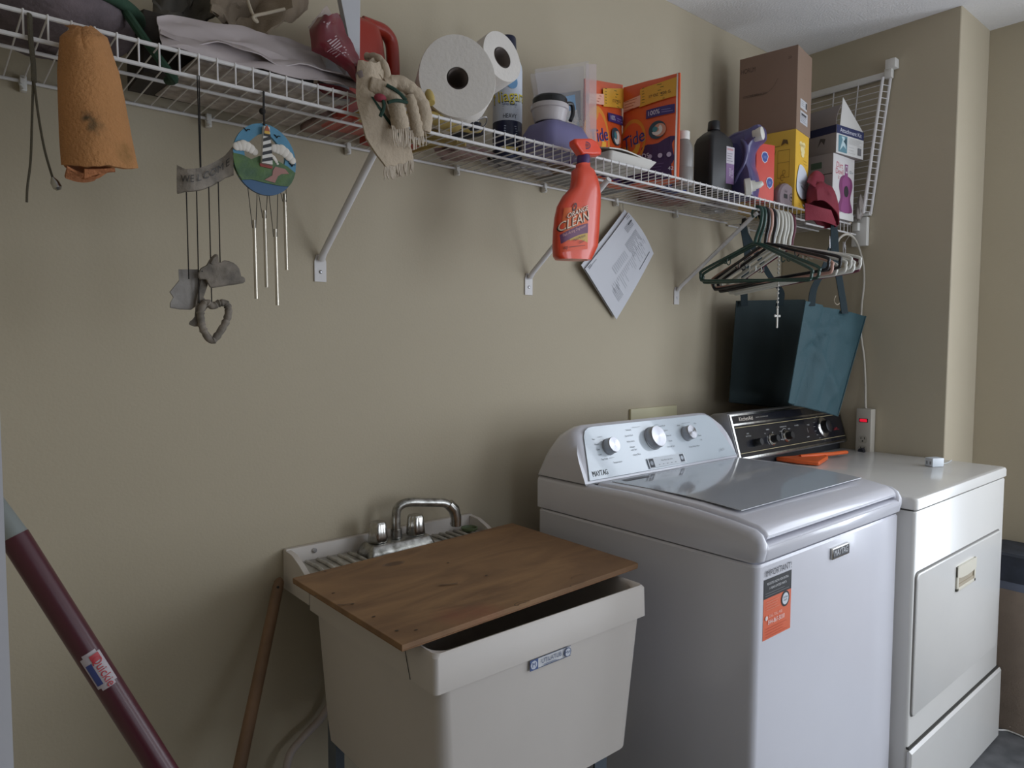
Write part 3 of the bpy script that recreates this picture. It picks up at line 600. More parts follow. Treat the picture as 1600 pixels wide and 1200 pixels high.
# white tub with black lid over a lavender container
t = thing('lavender_bin', (1.19, -.215, ZS), 'lavender plastic container on the shelf right of the spray starch can', 'container')
LAV = mat('lavender_plastic', '6C6890', .5, var=.05)
m = MB(); m.loft([[(x, y, ZS+z) for x, y in rrect(1.195-a_, 1.195+a_, -.235-c_*.85, -.235+c_*.85, min(a_, c_)*.4)] for a_, c_, z in ((.068, .058, 0), (.072, .062, .004), (.073, .063, .048), (.06, .052, .07), (.042, .042, .076))]); m.build('body', LAV, t)
t = thing('white_tub', (1.185, -.215, ZS+.077), 'white plastic tub with a black screw lid on the lavender container', 'tub')
Mt = Matrix.Translation((1.175, -.235, ZS+.0765)); m = MB(); m.lathe([(.036, 0), (.038, .003), (.043, .028), (.046, .030), (.046, .040), (.043, .042)], Mt, 30); m.build('tub', mat('milky_plastic', 'B9B3B4', .35, var=.03), t)
m = MB(); m.lathe([(.040, .042), (.042, .044), (.042, .055), (.038, .060), (.02, .062)], Mt, 30); m.build('lid', BLACK, t)
m = MB(); m.tube(catmull([Mt @ V((.036, -.02, .05)), Mt @ V((.055, -.02, .052)), Mt @ V((.058, -.02, .03)), Mt @ V((.05, -.02, .012))], 5), .005, 8); m.build('pull_tab', BLACK, t)

# detergent pouches
def pouch(label, TL, TR, zb, belly, name, extra):
    t = thing(name, ((TL.x+TR.x)/2, (TL.y+TR.y)/2, zb), label, 'detergent pouch', 'orange detergent pouches')
    U = TR-TL; U.z = 0; Wd = U.length; U.normalize(); Hh = min(TL.z, TR.z)-zb; dz = TR.z-TL.z
    M = frame(V((TL.x, TL.y, zb)), U, (0, 0, 1))
    def surf(u, v, n): 
        a_ = u/Wd; q = v/Hh; bl = belly*(max(0, 1-q)**.7)*sin(pi*min(1, max(0, a_)))**.5+.003+ .004*sin(pi*a_)*(q < .98)
        return M @ V((u, v+max(0, dz)*a_*q*q*1.0, bl+n+.002*noise.noise(V((u*20, v*14, belly*40)))))
    OR = mat('orange_film', 'D9592B', .32, var=.03, coat=.3)
    m = MB(); nu, nv = 18, 24
    A = [[surf(Wd*i/nu, Hh*j/nv, 0) for j in range(nv+1)] for i in range(nu+1)]
    N_ = M.to_3x3() @ V((0, 0, 1))
    B = [[surf(Wd*i/nu, Hh*j/nv, 0)-N_*(2*(surf(Wd*i/nu, Hh*j/nv, 0)-(M @ V((Wd*i/nu, Hh*j/nv, 0)))).dot(N_)) for j in range(nv+1)] for i in range(nu+1)]
    W2 = nv+1; n_ = (nu+1)*W2; vs_ = [p for r in A for p in r]+[p for r in B for p in r]; fs = []
    for i in range(nu):
        for j in range(nv):
            q = [i*W2+j, (i+1)*W2+j, (i+1)*W2+j+1, i*W2+j+1]; fs += [q, [n_+k for k in q[::-1]]]
    for i in range(nu):
        for j in (0, nv): fs.append([i*W2+j, (i+1)*W2+j, n_+(i+1)*W2+j, n_+i*W2+j])
    for j in range(nv):
        for i in (0, nu): fs.append([i*W2+j, i*W2+j+1, n_+i*W2+j+1, n_+i*W2+j])
    m.use(OR); m.add(vs_, fs); m.build('film', None, t)
    d = Dec(surf, .0008, .0003); k = Wd/.18; s_ = Hh/.285
    def R_(u0, v0, u1, v1, h, sl=0, nu=8, nv=4): d.rect(u0*k, v0*s_, u1*k, v1*s_, h, nu, nv, .4, sl)
    def Pl(pts, h): d.poly([(x*k, y*s_) for x, y in pts], h)
    for i in range(10):
        x0, x1 = .008+.0168*i, .008+.0168*(i+1)
        f = lambda x: (.085+.035*((x/.18)**1.2)+.004*sin(x*90))
        d.mb.use(pm('3E2350', .4)); d.mb.add([surf(x0*k, .004, d.h), surf(x1*k, .004, d.h), surf(x1*k, f(x1)*s_*.5, d.h), surf(x1*k, f(x1)*s_, d.h), surf(x0*k, f(x0)*s_, d.h), surf(x0*k, f(x0)*s_*.5, d.h)], [[0, 1, 2, 3, 4, 5]])
    d.h += .0004
    d.arc(.040*k, .120*s_, 0, .047*k, 0, 360, 'D98A2B', 30, 1.45); d.arc(.040*k, .120*s_, 0, .039*k, 0, 360, 'E2602A', 30, 1.45); d.arc(.040*k, .112*s_, .014*k, .030*k, 180, 360, 'E9A834', 20, 1.3)
    TS = 0
    d.text('Tide', .046*k, .1245*s_, .054*s_, 'D9C9C0', .80*k, 14, .1); d.text('Tide', .045*k, .125*s_, .054*s_, '2C2B74', .80*k, 14, .1); d.text('Tide', .0455*k, .1255*s_, .054*s_, '2C2B74', .80*k, 14, .1)
    d.text('PODS', .075*k, .072*s_, .022*s_, 'D8D0D8', .9)
    R_(.085, .176, .170, .200, '3B2F6E', .004); d.text('100%', .108*k, .189*s_, .018*s_, 'D6D3E0', .95, 3); d.lines(.132*k, .166*k, .186*s_, .192*s_, 2, '8B86B8', .0014)
    d.disc(.122*k, .140*s_, .026*k, '2E4450', .025*s_); d.disc(.129*k, .139*s_, .019*k, 'C98F78', .018*s_); d.arc(.122*k, .140*s_, .006*k, .016*k, 200, 420, 'D9D2CC', 16); d.disc(.116*k, .142*s_, .008*k, '3F8088')
    R_(.062, .212, .178, .262, 'D9A238', .012); R_(.004, .210, .065, .240, 'E5AD98', .006); d.lines(.07*k, .165*k, .222*s_, .262*s_, 6, '6B6420', .0018, .4, 5); d.lines(.01*k, .058*k, .213*s_, .238*s_, 4, 'A8452E', .0016, .4, 6); d.text('17 OZ  420 G', .125*k, .236*s_, .011*s_, '4A3530', 1, 4)
    d.text('3 in 1', .085*k, .062*s_, .02*s_, '8C7096', .9)
    for q in (.105, .135, .16): d.disc(q*k, .068*s_, .0065*k, 'B9A9C0', .0065*s_)
    d.text('42', .166*k, .030*s_, .014*s_, 'D0C8D4'); d.lines(.10*k, .15*k, .02*s_, .045*s_, 4, '6B5580', .0012)
    if extra: R_(.1755, .003, .1795, .283, 'D9CFC8', 0, 1, 16)
    d.build('pouch_print', t)
    return t
pouch('orange detergent pouch standing nearest the grey bottle, tallest one', P(975, 137, y=-.115), P(1063, 114, y=-.285), ZS, .022, 'detergent_pouch', True)
pouch('orange detergent pouch partly hidden behind the clear plastic bag', P(913, 123, y=-.155), P(972, 133, y=-.105), ZS, .018, 'detergent_pouch', False)

# clear zip bag with a blue card
t = thing('zip_bag', (1.25, -.17, ZS), 'clear plastic zip bag with a blue card inside, left of the orange pouches', 'plastic bag')
CLR = mat('clear_film', 'C9C6CC', .25, alpha=.17, var=.02); CLR2 = mat('clear_film_edge', 'C9B9B6', .3, alpha=.42)
TL, TR, BR, BL = P(832, 112, y=-.13), P(915, 100, y=-.175), P(918, 232, y=-.20), P(846, 236, y=-.15)
def quad(u, v, o=0, A=TL, B=TR, C_=BR, D_=BL):
    p = (A*(1-u)+B*u)*(1-v)+(D_*(1-u)+C_*u)*v; nrm = (B-A).cross(A-D_).normalized(); return p+nrm*(o+.006*noise.noise(p*18))
m = MB(); m.sheet(lambda u, v: quad(u, v, .016), 10, 12, .0006); m.sheet(lambda u, v: quad(u, v, -.012), 10, 12, .0006); m.build('film', CLR, t)
m = MB(); m.sheet(lambda u, v: P(915+17*u, 100+v*130, y=-.185-.015*v), 4, 10, .0006); m.build('side_gusset', CLR2, t)
BQ = lambda u, v, o: quad(u, v, o)
m = MB(); m.sheet(lambda u, v: BQ(.20+.56*u+.04*v, .38-.03*u+.33*v, .004), 4, 4, .0012); m.build('blue_card', mat('blue_card', '3A8FC0', .5, var=.25, vs_=14), t)['label'] = 'blue printed card'
m = MB(); m.sheet(lambda u, v: BQ(.36+.42*u+.03*v, .56-.02*u+.26*v, .008), 4, 4, .001); m.build('picture', mat('photo_print', 'C9B7A4', .5, var=.6, vs_=60, hx2='5F7F90'), t)
m = MB(); m.sheet(lambda u, v: BQ(.42+.46*u, .78-.04*u+.20*v, .002), 4, 4, .004); m.build('packet', mat('dark_orange_packet', 'A8481F', .5, var=.5, vs_=30, hx2='2E2B26'), t)
m = MB(); m.sheet(lambda u, v: BQ(.1+.8*u, .30+.35*v, -.006), 4, 4, .003); m.build('grey_insert', mat('grey_insert', '6A6A66', .5, var=.4, vs_=20), t)

# white tray
TRAYM = mat('cream_foam', 'CFCBC4', .6, var=.03)
t = thing('foam_tray', (1.44, -.26, ZS), 'off-white folded cardboard tray lying in front of the orange pouches', 'tray')
def TQ(x0, x1, y0, y1, z0, z1): return [(x0, y0, z0), (x1, y0, z0+.004), (x1, y1, z1+.004), (x0, y1, z1)]
m = MB(); m.loft([[(x, y, ZS+.004) for x, y in rrect(1.335, 1.49, -.285, -.175, .01)], [(x, y, ZS+.028) for x, y in rrect(1.325, 1.51, -.298, -.17, .01)], [(x, y, ZS+.030) for x, y in rrect(1.33, 1.505, -.294, -.175, .01)], [(x, y, ZS+.012) for x, y in rrect(1.34, 1.485, -.285, -.18, .01)]]); m.build('tray', TRAYM, t)
m = MB(); m.sheet(lambda u, v: (1.322+.165*u, -.296+.12*v, ZS+.033+.028*v+.004*sin(u*5)), 10, 5, .003); m.build('flap', TRAYM, t)
# papers and small items lying on the wires, seen from below
def flat(name, x0, x1, y0, y1, h, m, label, cat, rot=0, z=0):
    cx_, cy_ = (x0+x1)/2, (y0+y1)/2; M = Matrix.Translation((cx_, cy_, ZS+z)) @ Matrix.Rotation(radians(rot), 4, 'Z')
    o = MB().box((x0-cx_, y0-cy_, .0002), (x1-cx_, y1-cy_, h), M, bev=min(.002, h*.3)).build(name, m); tag(o, label, cat); return o
NEWS = mat('newsprint', 'B8AFA8', .9, bump=.2, var=.25, vs_=40, hx2='8A807A')
flat('newspaper', .35, .62, -.27, -.05, .012, NEWS, 'folded newspaper lying on the wires above the wind chimes', 'newspaper', 4)
flat('magazine', .63, .74, -.16, -.03, .014, mat('faded_magazine', '9A8078', .6, var=.5, vs_=20, hx2='5E4B46'), 'faded magazine on the shelf under the white plastic', 'magazine', -5)
flat('red_packet', .78, .90, -.09, -.02, .03, mat('scarlet_packet', 'A83A2C', .5, var=.15), 'scarlet packet at the back of the shelf behind the striped towel', 'packet')
flat('paper_sheet', 1.32, 1.62, -.145, -.02, .003, mat('grey_paper', '8D8B88', .8, var=.15), 'grey sheet of paper on the wires behind the white tray', 'paper', 3)
flat('blue_packet', 1.66, 1.76, -.215, -.17, .012, mat('blue_packet', '2B3878', .5, var=.2), 'small blue packet on the wires in front of the grey bottle', 'packet', 8)
blob('plastic_wrapper', (1.20, -.08, ZS+.01), .10, .045, .012, mat('grey_wrapper', '8E8A8C', .35, var=.2), 'grey plastic wrapper at the back behind the lavender container', 'wrapper', 8, .5)
blob('plastic_wrapper', (1.83, -.07, ZS+.012), .11, .05, .016, mat('pinkish_wrapper', '8A6660', .4, var=.2), 'pinkish wrapper at the back under the black bottle', 'wrapper', 9, .5)
blob('plastic_wrapper', (2.08, -.09, ZS+.012), .05, .04, .02, mat('clear_wrapper', 'A9A6A6', .3, var=.2), 'crumpled clear wrapper at the back left of the tote strap', 'wrapper', 2, .5)

# bottles
def lat(name, c, prof, m, label, cat, seg=28): 
    t = thing(name, (c[0], c[1], c[2]), label, cat); MB().lathe(prof, Matrix.Translation(V(c)), seg).build('body', m, t); return t
gb = (1.703, -.235, ZS)
t = lat('plastic_bottle', gb, [(.029, 0), (.031, .004), (.031, .05), (.029, .055), (.031, .06), (.031, .095), (.028, .115), (.024, .125), (.018, .137)], mat('frosted_grey', '8B8884', .3, alpha=.9, var=.05), 'translucent grey bottle with a white cap right of the tallest orange pouch', 'bottle')
m = MB(); m.lathe([(.0185, .134), (.0195, .137), (.0195, .158), (.017, .160)], Matrix.Translation(gb), 26); m.build('cap', PLAST_W, t)
flat('grey_box', 1.775, 1.83, -.12, -.05, .10, mat('mauve_grey_card', '6E6870', .7, var=.2), 'mauve grey carton standing behind the black bottle', 'box')
# black jug
c = V((1.856, -.235, ZS)); BLKG = mat('black_jug_plastic', '1A1A1C', .38, var=.08)
t = thing('peroxide_bottle', c, 'black square-shouldered bottle with a violet and white label', 'bottle')
yaw = radians(-8)
Mj = Matrix.Translation(c) @ Matrix.Rotation(yaw, 4, 'Z')
m = MB(); m.loft([[(x, y, z) for x, y in rrect(-a_, a_, -b_, b_, r_)] for a_, b_, r_, z in ((.048, .036, .01, 0), (.05, .038, .012, .004), (.05, .038, .012, .150), (.046, .034, .014, .166), (.030, .024, .014, .182), (.017, .017, .0168, .190), (.0155, .0155, .0154, .196))], M=Mj); m.build('body', BLKG, t)
m = MB(); m.lathe([(.0185, .192), (.019, .194), (.0175, .217), (.016, .219)], Mj, 24); m.build('cap', BLACK, t)
d = Dec(Mj @ frame((.013, -.0385, .085), (1, 0, 0), (0, 0, 1)), .0004, .0002)
d.rect(0, -.055, .035, .055, '7C5C88'); d.rect(0, .005, .035, .055, 'BDB6BE'); d.rect(.003, .044, .03, .050, 'B88A8E'); d.lines(.003, .028, .012, .034, 4, '6A6670', .0016); d.text('H2O2', .017, -.020, .012, 'D5CBDA', .8, 90); d.text('15 VOL', .026, -.025, .010, 'D5CBDA', .8, 90)
d.build('label_print', t)
# purple detergent jug
c = V((1.972, -.250, ZS)); PUR = mat('violet_jug_plastic', '514C78', .3, var=.06, coat=.2)
t = thing('detergent_jug', c, 'violet detergent jug with white screw cap and pour spout', 'jug')
Mp = Matrix.Translation(c) @ Matrix.Rotation(radians(-78), 4, 'Z')
out = [(-.055, 0), (.045, 0), (.055, .01), (.058, .05), (.052, .078), (.044, .10), (.042, .13), (.046, .15), (.062, .170), (.078, .182), (.070, .213), (.04, .206), (-.005, .200), (-.035, .185), (-.055, .160), (-.06, .11), (-.058, .05)]
hole = [(.004, .085), (.018, .100), (.022, .13), (.012, .158), (-.010, .165), (-.022, .150), (-.020, .11), (-.012, .088)]
XZ = Matrix(((1, 0, 0, 0), (0, 0, -1, 0), (0, 1, 0, 0), (0, 0, 0, 1)))
op = [(p.x, p.y) for p in catmull([(x, y, 0) for x, y in out], 3, True)]
m = MB(); cxh, cyh = -.0, .1
m.loft([[(cxh+(x-cxh)*s_, cyh+(y-cyh)*(s_*.5+.5), z) for x, y in op] for s_, z in ((.82, -.040), (.95, -.034), (1, -.020), (1, .020), (.95, .034), (.82, .040))], M=Mp @ XZ); m.build('body', PUR, t)
m = MB(); m.tube(catmull([Mp @ V((.020, -.034, .172)), Mp @ V((.034, -.040, .15)), Mp @ V((.036, -.041, .12)), Mp @ V((.028, -.041, .092)), Mp @ V((.012, -.040, .068)), Mp @ V((-.0, -.036, .045))], 5), [.0065+.001*sin(i*.3) for i in range(26)], 12); m.build('grip', PUR, t)
m = MB(); m.prism([(p.x, p.y) for p in catmull([(-.03, .08, 0), (-.006, .07, 0), (.016, .10, 0), (.024, .13, 0), (.010, .160, 0), (-.018, .162, 0), (-.032, .13, 0)], 4, True)], .0402, .0412, Mp @ XZ); m.build('painted_grip_shade', mat('violet_shade', '47426C', .3), t)  # darker violet plate paints the shade inside the grip
IV = mat('ivory_cap', 'DAD7CE', .4, var=.02)
a_ = P(1184, 210, y=-.318); ax = V((.25, -.96, .12)).normalized()
m = MB(); m.tube([a_-ax*.035, a_-ax*.012], [.019, .017], 20); m.build('neck', PUR, t)
m = MB(); m.tube([a_-ax*.012, a_-ax*.010, a_+ax*.014, a_+ax*.016], [.0185, .020, .020, .017], 26); m.build('screw_cap', IV, t)
a_ = P(1174, 291, y=-.322); ax = V((.55, -.82, .12)).normalized()
m = MB(); m.tube([a_-ax*.020, a_-ax*.018, a_-ax*.002, a_, a_+ax*.012], [.022, .025, .025, .017, .015], 26); pc = m.build('pour_spout', IV, t)
m = MB(); m.tube([a_+ax*.012, a_+ax*.022, a_+ax*.028+V((.004, 0, .005))], [.011, .010, .008], 12); m.build('tap_lever', IV, pc)
# red box with blue shields
t = thing('baking_soda_box', (2.11, -.275, ZS), 'bright red-orange carton with two blue shield badges', 'box')
RB = mat('vermilion_card', 'CC4436', .5, var=.03); MBx = frame((2.025, -.278, ZS), (.97, -.24, 0), (0, 0, 1))
m = MB(); m.box((0, 0, -.045), (.078, .180, 0), MBx, bev=.001); m.build('carton', RB, t)
d = Dec(MBx, .0004, .0003)
for u, v in ((.036, .138), (.058, .060)):
    sh = [(0, .0185), (.010, .0155), (.0155, .004), (.010, -.012), (0, -.0185), (-.010, -.012), (-.0155, .004), (-.010, .0155)]
    d.poly([(u+x, v+y) for x, y in sh], 'C9C6D4'); d.poly([(u+x*.84, v+y*.84) for x, y in sh], '2E4792'); d.text('101', u, v, .013, '93A4D8', .7)
d.rect(.0, 0, .004, .08, 'D8B8A8'); d.build('carton_print', t)
# grey and taupe pair behind it
t = thing('plastic_package', (2.19, -.235, ZS), 'taupe plastic package with a round black mark, below the yellow carton picture', 'package')
m = MB(); Mg = frame((2.185, -.30, ZS), (1, .05, 0), (0, 0, 1)); m.loft([[(cx_, cy_, z) for cx_, cy_ in [(p[0]*s_, p[1]*s_) for p in ([(-.055, 0), (.055, 0)]+ell(0, .022, .06, .052, 14, 0, 180))]] for s_, z in ((.9, -.03), (1, -.02), (1, -.006), (.93, 0))], M=Mg); m.build('package', mat('taupe_film', '84757A', .4, var=.06), t)
d = Dec(Mg, .0006); d.arc(.022, .03, .011, .0135, 0, 360, '2A2628'); d.rect(.016, .027, .028, .033, '2A2628'); d.rect(-.03, .022, -.006, .036, '232124'); d.text('Glad', -.018, .045, .01, '4A4044'); d.build('package_print', t)
# yellow carton, brown carton
YC = mat('yellow_card', 'C9A23A', .55, var=.03); 
a_ = P(1241, 318, z=ZS); a_ = V((2.215, -.305, ZS))
Uy = V((.985, .17, 0)).normalized(); Wn = V((-.17, .985, 0)).normalized()
My = frame(a_, Uy, (0, 0, 1))                       # narrow face, seen to the right; -n goes back to the wall
yh = .254
t = thing('yellow_carton', a_, 'yellow cardboard carton with a white toilet seat picture on its narrow side', 'box')
m = MB(); m.box((0, 0, -.19), (.135, yh, 0), My, bev=.001); m.build('carton', YC, t)
d = Dec(My, .0004, .0002)
My = My @ Matrix.Diagonal((1.2, 1, 1, 1)); d.mp = (lambda u, v, n, M=My: M @ V((u, v, n)))
d.rect(.0005, .0005, .1115, yh-.001, 'DFB13C'); 
for q in ((.045, .215), (.058, .212), (.068, .216), (.052, .198), (.063, .196), (.058, .184)): d.disc(q[0], q[1], .013, 'E9D9A0', .010, 12)
d.text('QUALITY', .056, .212, .012, 'C2A560', .9); d.lines(.065, .10, .155, .165, 2, '8A6A28', .001)
d.poly([(p.x, p.y) for p in catmull([(.012, .060, 0), (.030, .040, 0), (.060, .030, 0), (.100, .040, 0), (.108, .062, 0), (.105, .110, 0), (.075, .140, 0), (.040, .146, 0), (.025, .130, 0), (.012, .090, 0)], 4, True)], '5A4520')
d.poly([(p.x, p.y+.003) for p in catmull([(.014, .060, 0), (.030, .044, 0), (.060, .034, 0), (.100, .044, 0), (.107, .065, 0), (.104, .110, 0), (.075, .138, 0), (.040, .144, 0), (.026, .130, 0), (.014, .090, 0)], 4, True)], 'CBD0DA')
d.poly([(.045, .082), (.078, .072), (.076, .066), (.046, .076)], '858A94'); d.rect(.018, .086, .104, .087, 'A9AEB8'); d.poly([(.065, .022), (.095, .012), (.097, .007), (.067, .017)], 'C9CED4'); d.lines(.03, .05, .010, .016, 2, '8A6A28', .001)
d.build('narrow_side_print', t)
Ml = frame(a_, -Wn, (0, 0, 1)); Ml = frame(a_+Wn*.19, -Wn, (0, 0, 1)) @ Matrix.Diagonal((.7, 1, 1, 1))   # broad face towards the left
d = Dec(Ml, .0004, .0002); BI = '6E5226'
for u0, v0, u1, v1 in ((.19, .10, .246, .1012), (.19, .19, .246, .1912), (.19, .10, .1912, .19), (.245, .10, .2462, .19), (.19, .150, .246, .151), (.12, .205, .20, .2065), (.135, .12, .165, .1212)): d.rect(u0, v0, u1, v1, BI)
for k_ in range(4): d.arc(.150-.006*k_, .20, .03+.006*k_, .031+.006*k_, -75, -5, BI)
d.arc(.215, .10, .008, .010, 0, 300, BI); d.text('Bidet', .215, .082, .014, BI); d.poly([(.205, .205), (.225, .212), (.24, .206), (.235, .222), (.215, .226)], '5E4622'); d.arc(.222, .118, .006, .0075, 0, 360, BI)
d.text('EASY HOME', .12, .06, .012, BI); d.build('broad_side_print', t)
BR_ = mat('kraft_card', '80685A', .75, var=.05, bump=.05)
b0 = V((2.219, -.303, ZS+yh+.001)); Ub = V((.985, .17, 0)).normalized(); Wb = V((-.17, .985, 0))
Mk = frame(b0, Ub, (0, 0, 1))
bh = .270
t = thing('brown_carton', b0, 'large brown cardboard carton standing on the yellow carton', 'box')
m = MB(); m.box((0, 0, -.195), (.145, bh, 0), Mk, bev=.001); m.build('carton', BR_, t)
Mk = Mk @ Matrix.Diagonal((1.29, 1, 1, 1))
d = Dec(Mk, .0004, .0002); d.rect(.0005, .0005, .1115, bh-.001, '8F7868')
d.rect(.028, .078, .080, .108, 'C6C6CA'); d.rect(.028, .030, .086, .070, 'C6C6CA'); d.rect(.068, .084, .078, .104, '3C3C40', 1, 1); d.lines(.034, .060, .088, .100, 3, '77777C', .0012); d.rect(.036, .056, .074, .063, '4A4A4E'); d.lines(.032, .078, .036, .052, 4, '77777C', .0012)
for u, v, s_ in ((.05, .21, '---'), (.055, .178, 'V'), (.055, .158, '*'), (.055, .13, 'Y'), (.06, .113, '...')): d.text(s_, u, v, .010, '6E5A4C')
d.build('narrow_side_print', t)
Mk2 = frame(b0+V((-.17, .985, 0)).normalized()*.195, -V((-.17, .985, 0)), (0, 0, 1)) @ Matrix.Diagonal((.68, 1, 1, 1))
d = Dec(Mk2, .0004, .0002); KI = '4A3930'
d.text('HORLM', .045, .225, .022, KI); d.text('FL-7   PACK', .10, .012, .016, KI); d.text('2.0', .25, .235, .012, KI); d.lines(.02, .12, .135, .14, 2, '59463B', .0014); d.arc(.12, .22, .085, .0865, 250, 330, '5D4A3F'); d.text('soft seat with bidet', .10, .138, .011, KI); d.build('broad_side_print', t)

# attachment kit carton, vacuum carton
WC = mat('white_card', 'C9C6C2', .55, var=.03); GC = mat('grey_card', '8B8280', .7, var=.05)
v0_ = V((2.452, -.318, ZS-.006)); Uv = V((1, -.02, 0)).normalized(); Mv = frame(v0_, Uv, (0, 0, 1)); vh = .222
t = thing('vacuum_carton', v0_, 'white carton with a magenta hand vacuum picture beside the red cap', 'box')
m = MB(); m.box((0, 0, -.20), (.158, vh, 0), Mv, bev=.0015); m.build('carton', GC, t)
Mv = Mv @ Matrix.Diagonal((1.17, 1, 1, 1))
d = Dec(Mv, .0004, .0002); d.rect(.0005, .0005, .1345, vh-.001, 'CFCBCA')
d.text('Dirt', .040, .185, .028, 'B8304E', .85); d.text('Devil', .040, .163, .028, 'B8304E', .85); d.text('2', .036, .143, .014, 'B8304E', 1.3)
d.poly([(p.x, p.y) for p in catmull([(.035, .03, 0), (.125, .03, 0), (.112, .075, 0), (.125, .12, 0), (.118, .145, 0), (.095, .155, 0), (.065, .155, 0), (.045, .140, 0), (.04, .11, 0), (.05, .075, 0)], 4, True)], '7A3A66')
d.poly([(p.x, p.y) for p in catmull([(.055, .03, 0), (.105, .03, 0), (.10, .08, 0), (.108, .13, 0), (.095, .15, 0), (.070, .15, 0), (.058, .13, 0), (.064, .08, 0)], 4, True)], '8E4A7C')
d.rect(.073, .148, .092, .195, '8E4A7C'); d.rect(.076, .165, .089, .19, 'C9C2CA'); d.rect(.079, .17, .086, .186, '7A3A66'); d.disc(.084, .10, .0145, '2E2A30', .020); d.text('12 v', .112, .172, .014, '5E7A80'); d.rect(.0005, .0005, .1345, .022, 'D6D4D0'); d.rect(.01, .022, .05, .024, '7A3A66')
d.build('carton_print', t)
Mv2 = frame(v0_+V((.02, 1, 0)).normalized()*.20, -V((.02, 1, 0)), (0, 0, 1)); d = Dec(Mv2, .0004); d.rect(.002, .15, .198, .153, '3E3836'); d.rect(.12, .175, .16, .197, '4A5E50'); d.build('side_print', t)
k0 = V((2.462, -.322, ZS-.006+vh+.001)); Uk = V((1, -.10, 0)).normalized(); Mk3 = frame(k0, Uk, (0, 0, 1)); kh = .098
t = thing('attachment_kit_carton', k0, 'opened white and navy attachment kit carton, topmost of its stack', 'box')
m = MB(); m.box((0, 0, -.21), (.175, kh, 0), Mk3, bev=.0015); m.build('carton', GC, t)
Mk0 = Mk3; Mk3 = Mk3 @ Matrix.Diagonal((1.095, 1, 1, 1))
d = Dec(Mk3, .0004, .0002); d.rect(.0005, .0005, .1595, kh-.001, 'CFCDCA'); d.rect(.0005, kh-.030, .1595, kh-.001, '2A3158'); d.text('Attachment Kit', .083, kh-.0165, .0205, 'D5D6DE', .98)
d.rect(.012, .006, .062, kh-.034, '5F8794'); d.poly([(.02, .01), (.035, .05), (.028, .06), (.045, .06), (.055, .02), (.04, .03)], 'B9CDD2'); d.poly([(.04, .045), (.058, .06), (.06, .03)], '2F4C56'); d.lines(.07, .15, .042, .060, 5, '9A9896', .001); d.rect(.125, .010, .145, .036, '6E6C6E'); d.lines(.07, .11, .01, .03, 3, 'A5A3A0', .001)
d.build('carton_print', t)
Mk4 = frame(k0+V((.10, 1, 0)).normalized()*.21, -V((.10, 1, 0)), (0, 0, 1)); d = Dec(Mk4, .0004); d.rect(.001, kh-.028, .209, kh-.001, '23284A'); d.poly([(.14, .03), (.155, .05), (.165, .035), (.17, .055), (.15, .06)], '4F4946'); d.build('side_print', t)
m = MB()
top = lambda u, v: Mk3 @ V((.0+u*.012+.002, kh+v*.085*(1-.0*u), -.21+u*.20+v*.035))
m.sheet(lambda u, v: Mk3 @ V((.004+.03*v*v, kh+.075*v, -.205+.20*u)), 8, 8, .0015); m.build('side_flap', GC, t)
m = MB(); m.use(WC); pts = [Mk3 @ V(q) for q in ((.02, kh, .0), (.155, kh, .0), (.05, kh+.105, -.012))]; n_ = Mk3.to_3x3() @ V((0, 0, .0015)); m.loft([pts, [p-n_ for p in pts]]); m.build('front_flap', None, t)
# small carton and plastic behind it
t = thing('small_carton', (2.645, -.27, ZS-.006), 'narrow beige carton squeezed between the vacuum carton and the end wall', 'box')
m = MB(); m.box((2.630, -.300, ZS-.006), (2.650, -.21, ZS+.155), bev=.001); m.build('carton', mat('beige_card', 'B7A68E', .7, var=.05), t)
d = Dec(frame((2.628, -.3002, ZS), (1, 0, 0), (0, 0, 1)), .0003); d.text('VACUUM', .012, .06, .017, '8E4A4C', .7, 90); d.build('carton_print', t)
o = blob('plastic_wrapper', (2.645, -.33, ZS+.045), .018, .012, .045, mat('cloudy_wrapper', 'A79E98', .35, var=.15, alpha=.7), 'cloudy plastic wrapper hanging at the right end of the shelf', 'wrapper', 4, .4)

# red cap
RC = mat('crimson_cloth', '7A1E30', .75, bump=.25, bs=160, var=.12)
t = thing('baseball_cap', (2.385, -.33, DZ-.01), 'crimson cloth cap slumped over the shelf edge beside the yellow carton', 'cap')
def cap(u, v):                      # u around, v from crown top to rim
    a_ = 2*pi*u; r_ = sin(min(1, v*1.15)*pi/2)
    x = .076*r_*cos(a_); y = .042*r_*sin(a_); z = .060*cos(v*pi/2)-.085*max(0, v-.5)*(1+.9*cos(a_-.2))
    k_ = .012*noise.noise(V((cos(a_)*2.2, sin(a_)*2.2, v*3)))
    c_ = P(1280, 316, y=-.322); return c_+V((x+.010*v+k_, y+k_*.5-.01*v, z-.25*x*(1-v)+k_))
m = MB(); m.sheet(cap, 36, 14, .003); m.build('crown', RC, t)
m = MB(); m.sheet(lambda u, v: P(1264+24*u-3*v, 276+8*v-9*sin(pi*u)*(1-v)+16*v*u, y=-.285-.035*v-.02*sin(pi*u)), 12, 8, .003); m.build('peak', RC, t)
m = MB(); m.sheet(lambda u, v: P(1258+40*u+10*v*u, 318+10*u+(26-4*sin(pi*u))*v, y=-.375-.012*sin(pi*u)+.03*v), 12, 8, .003); m.build('sweatband', RC, t)

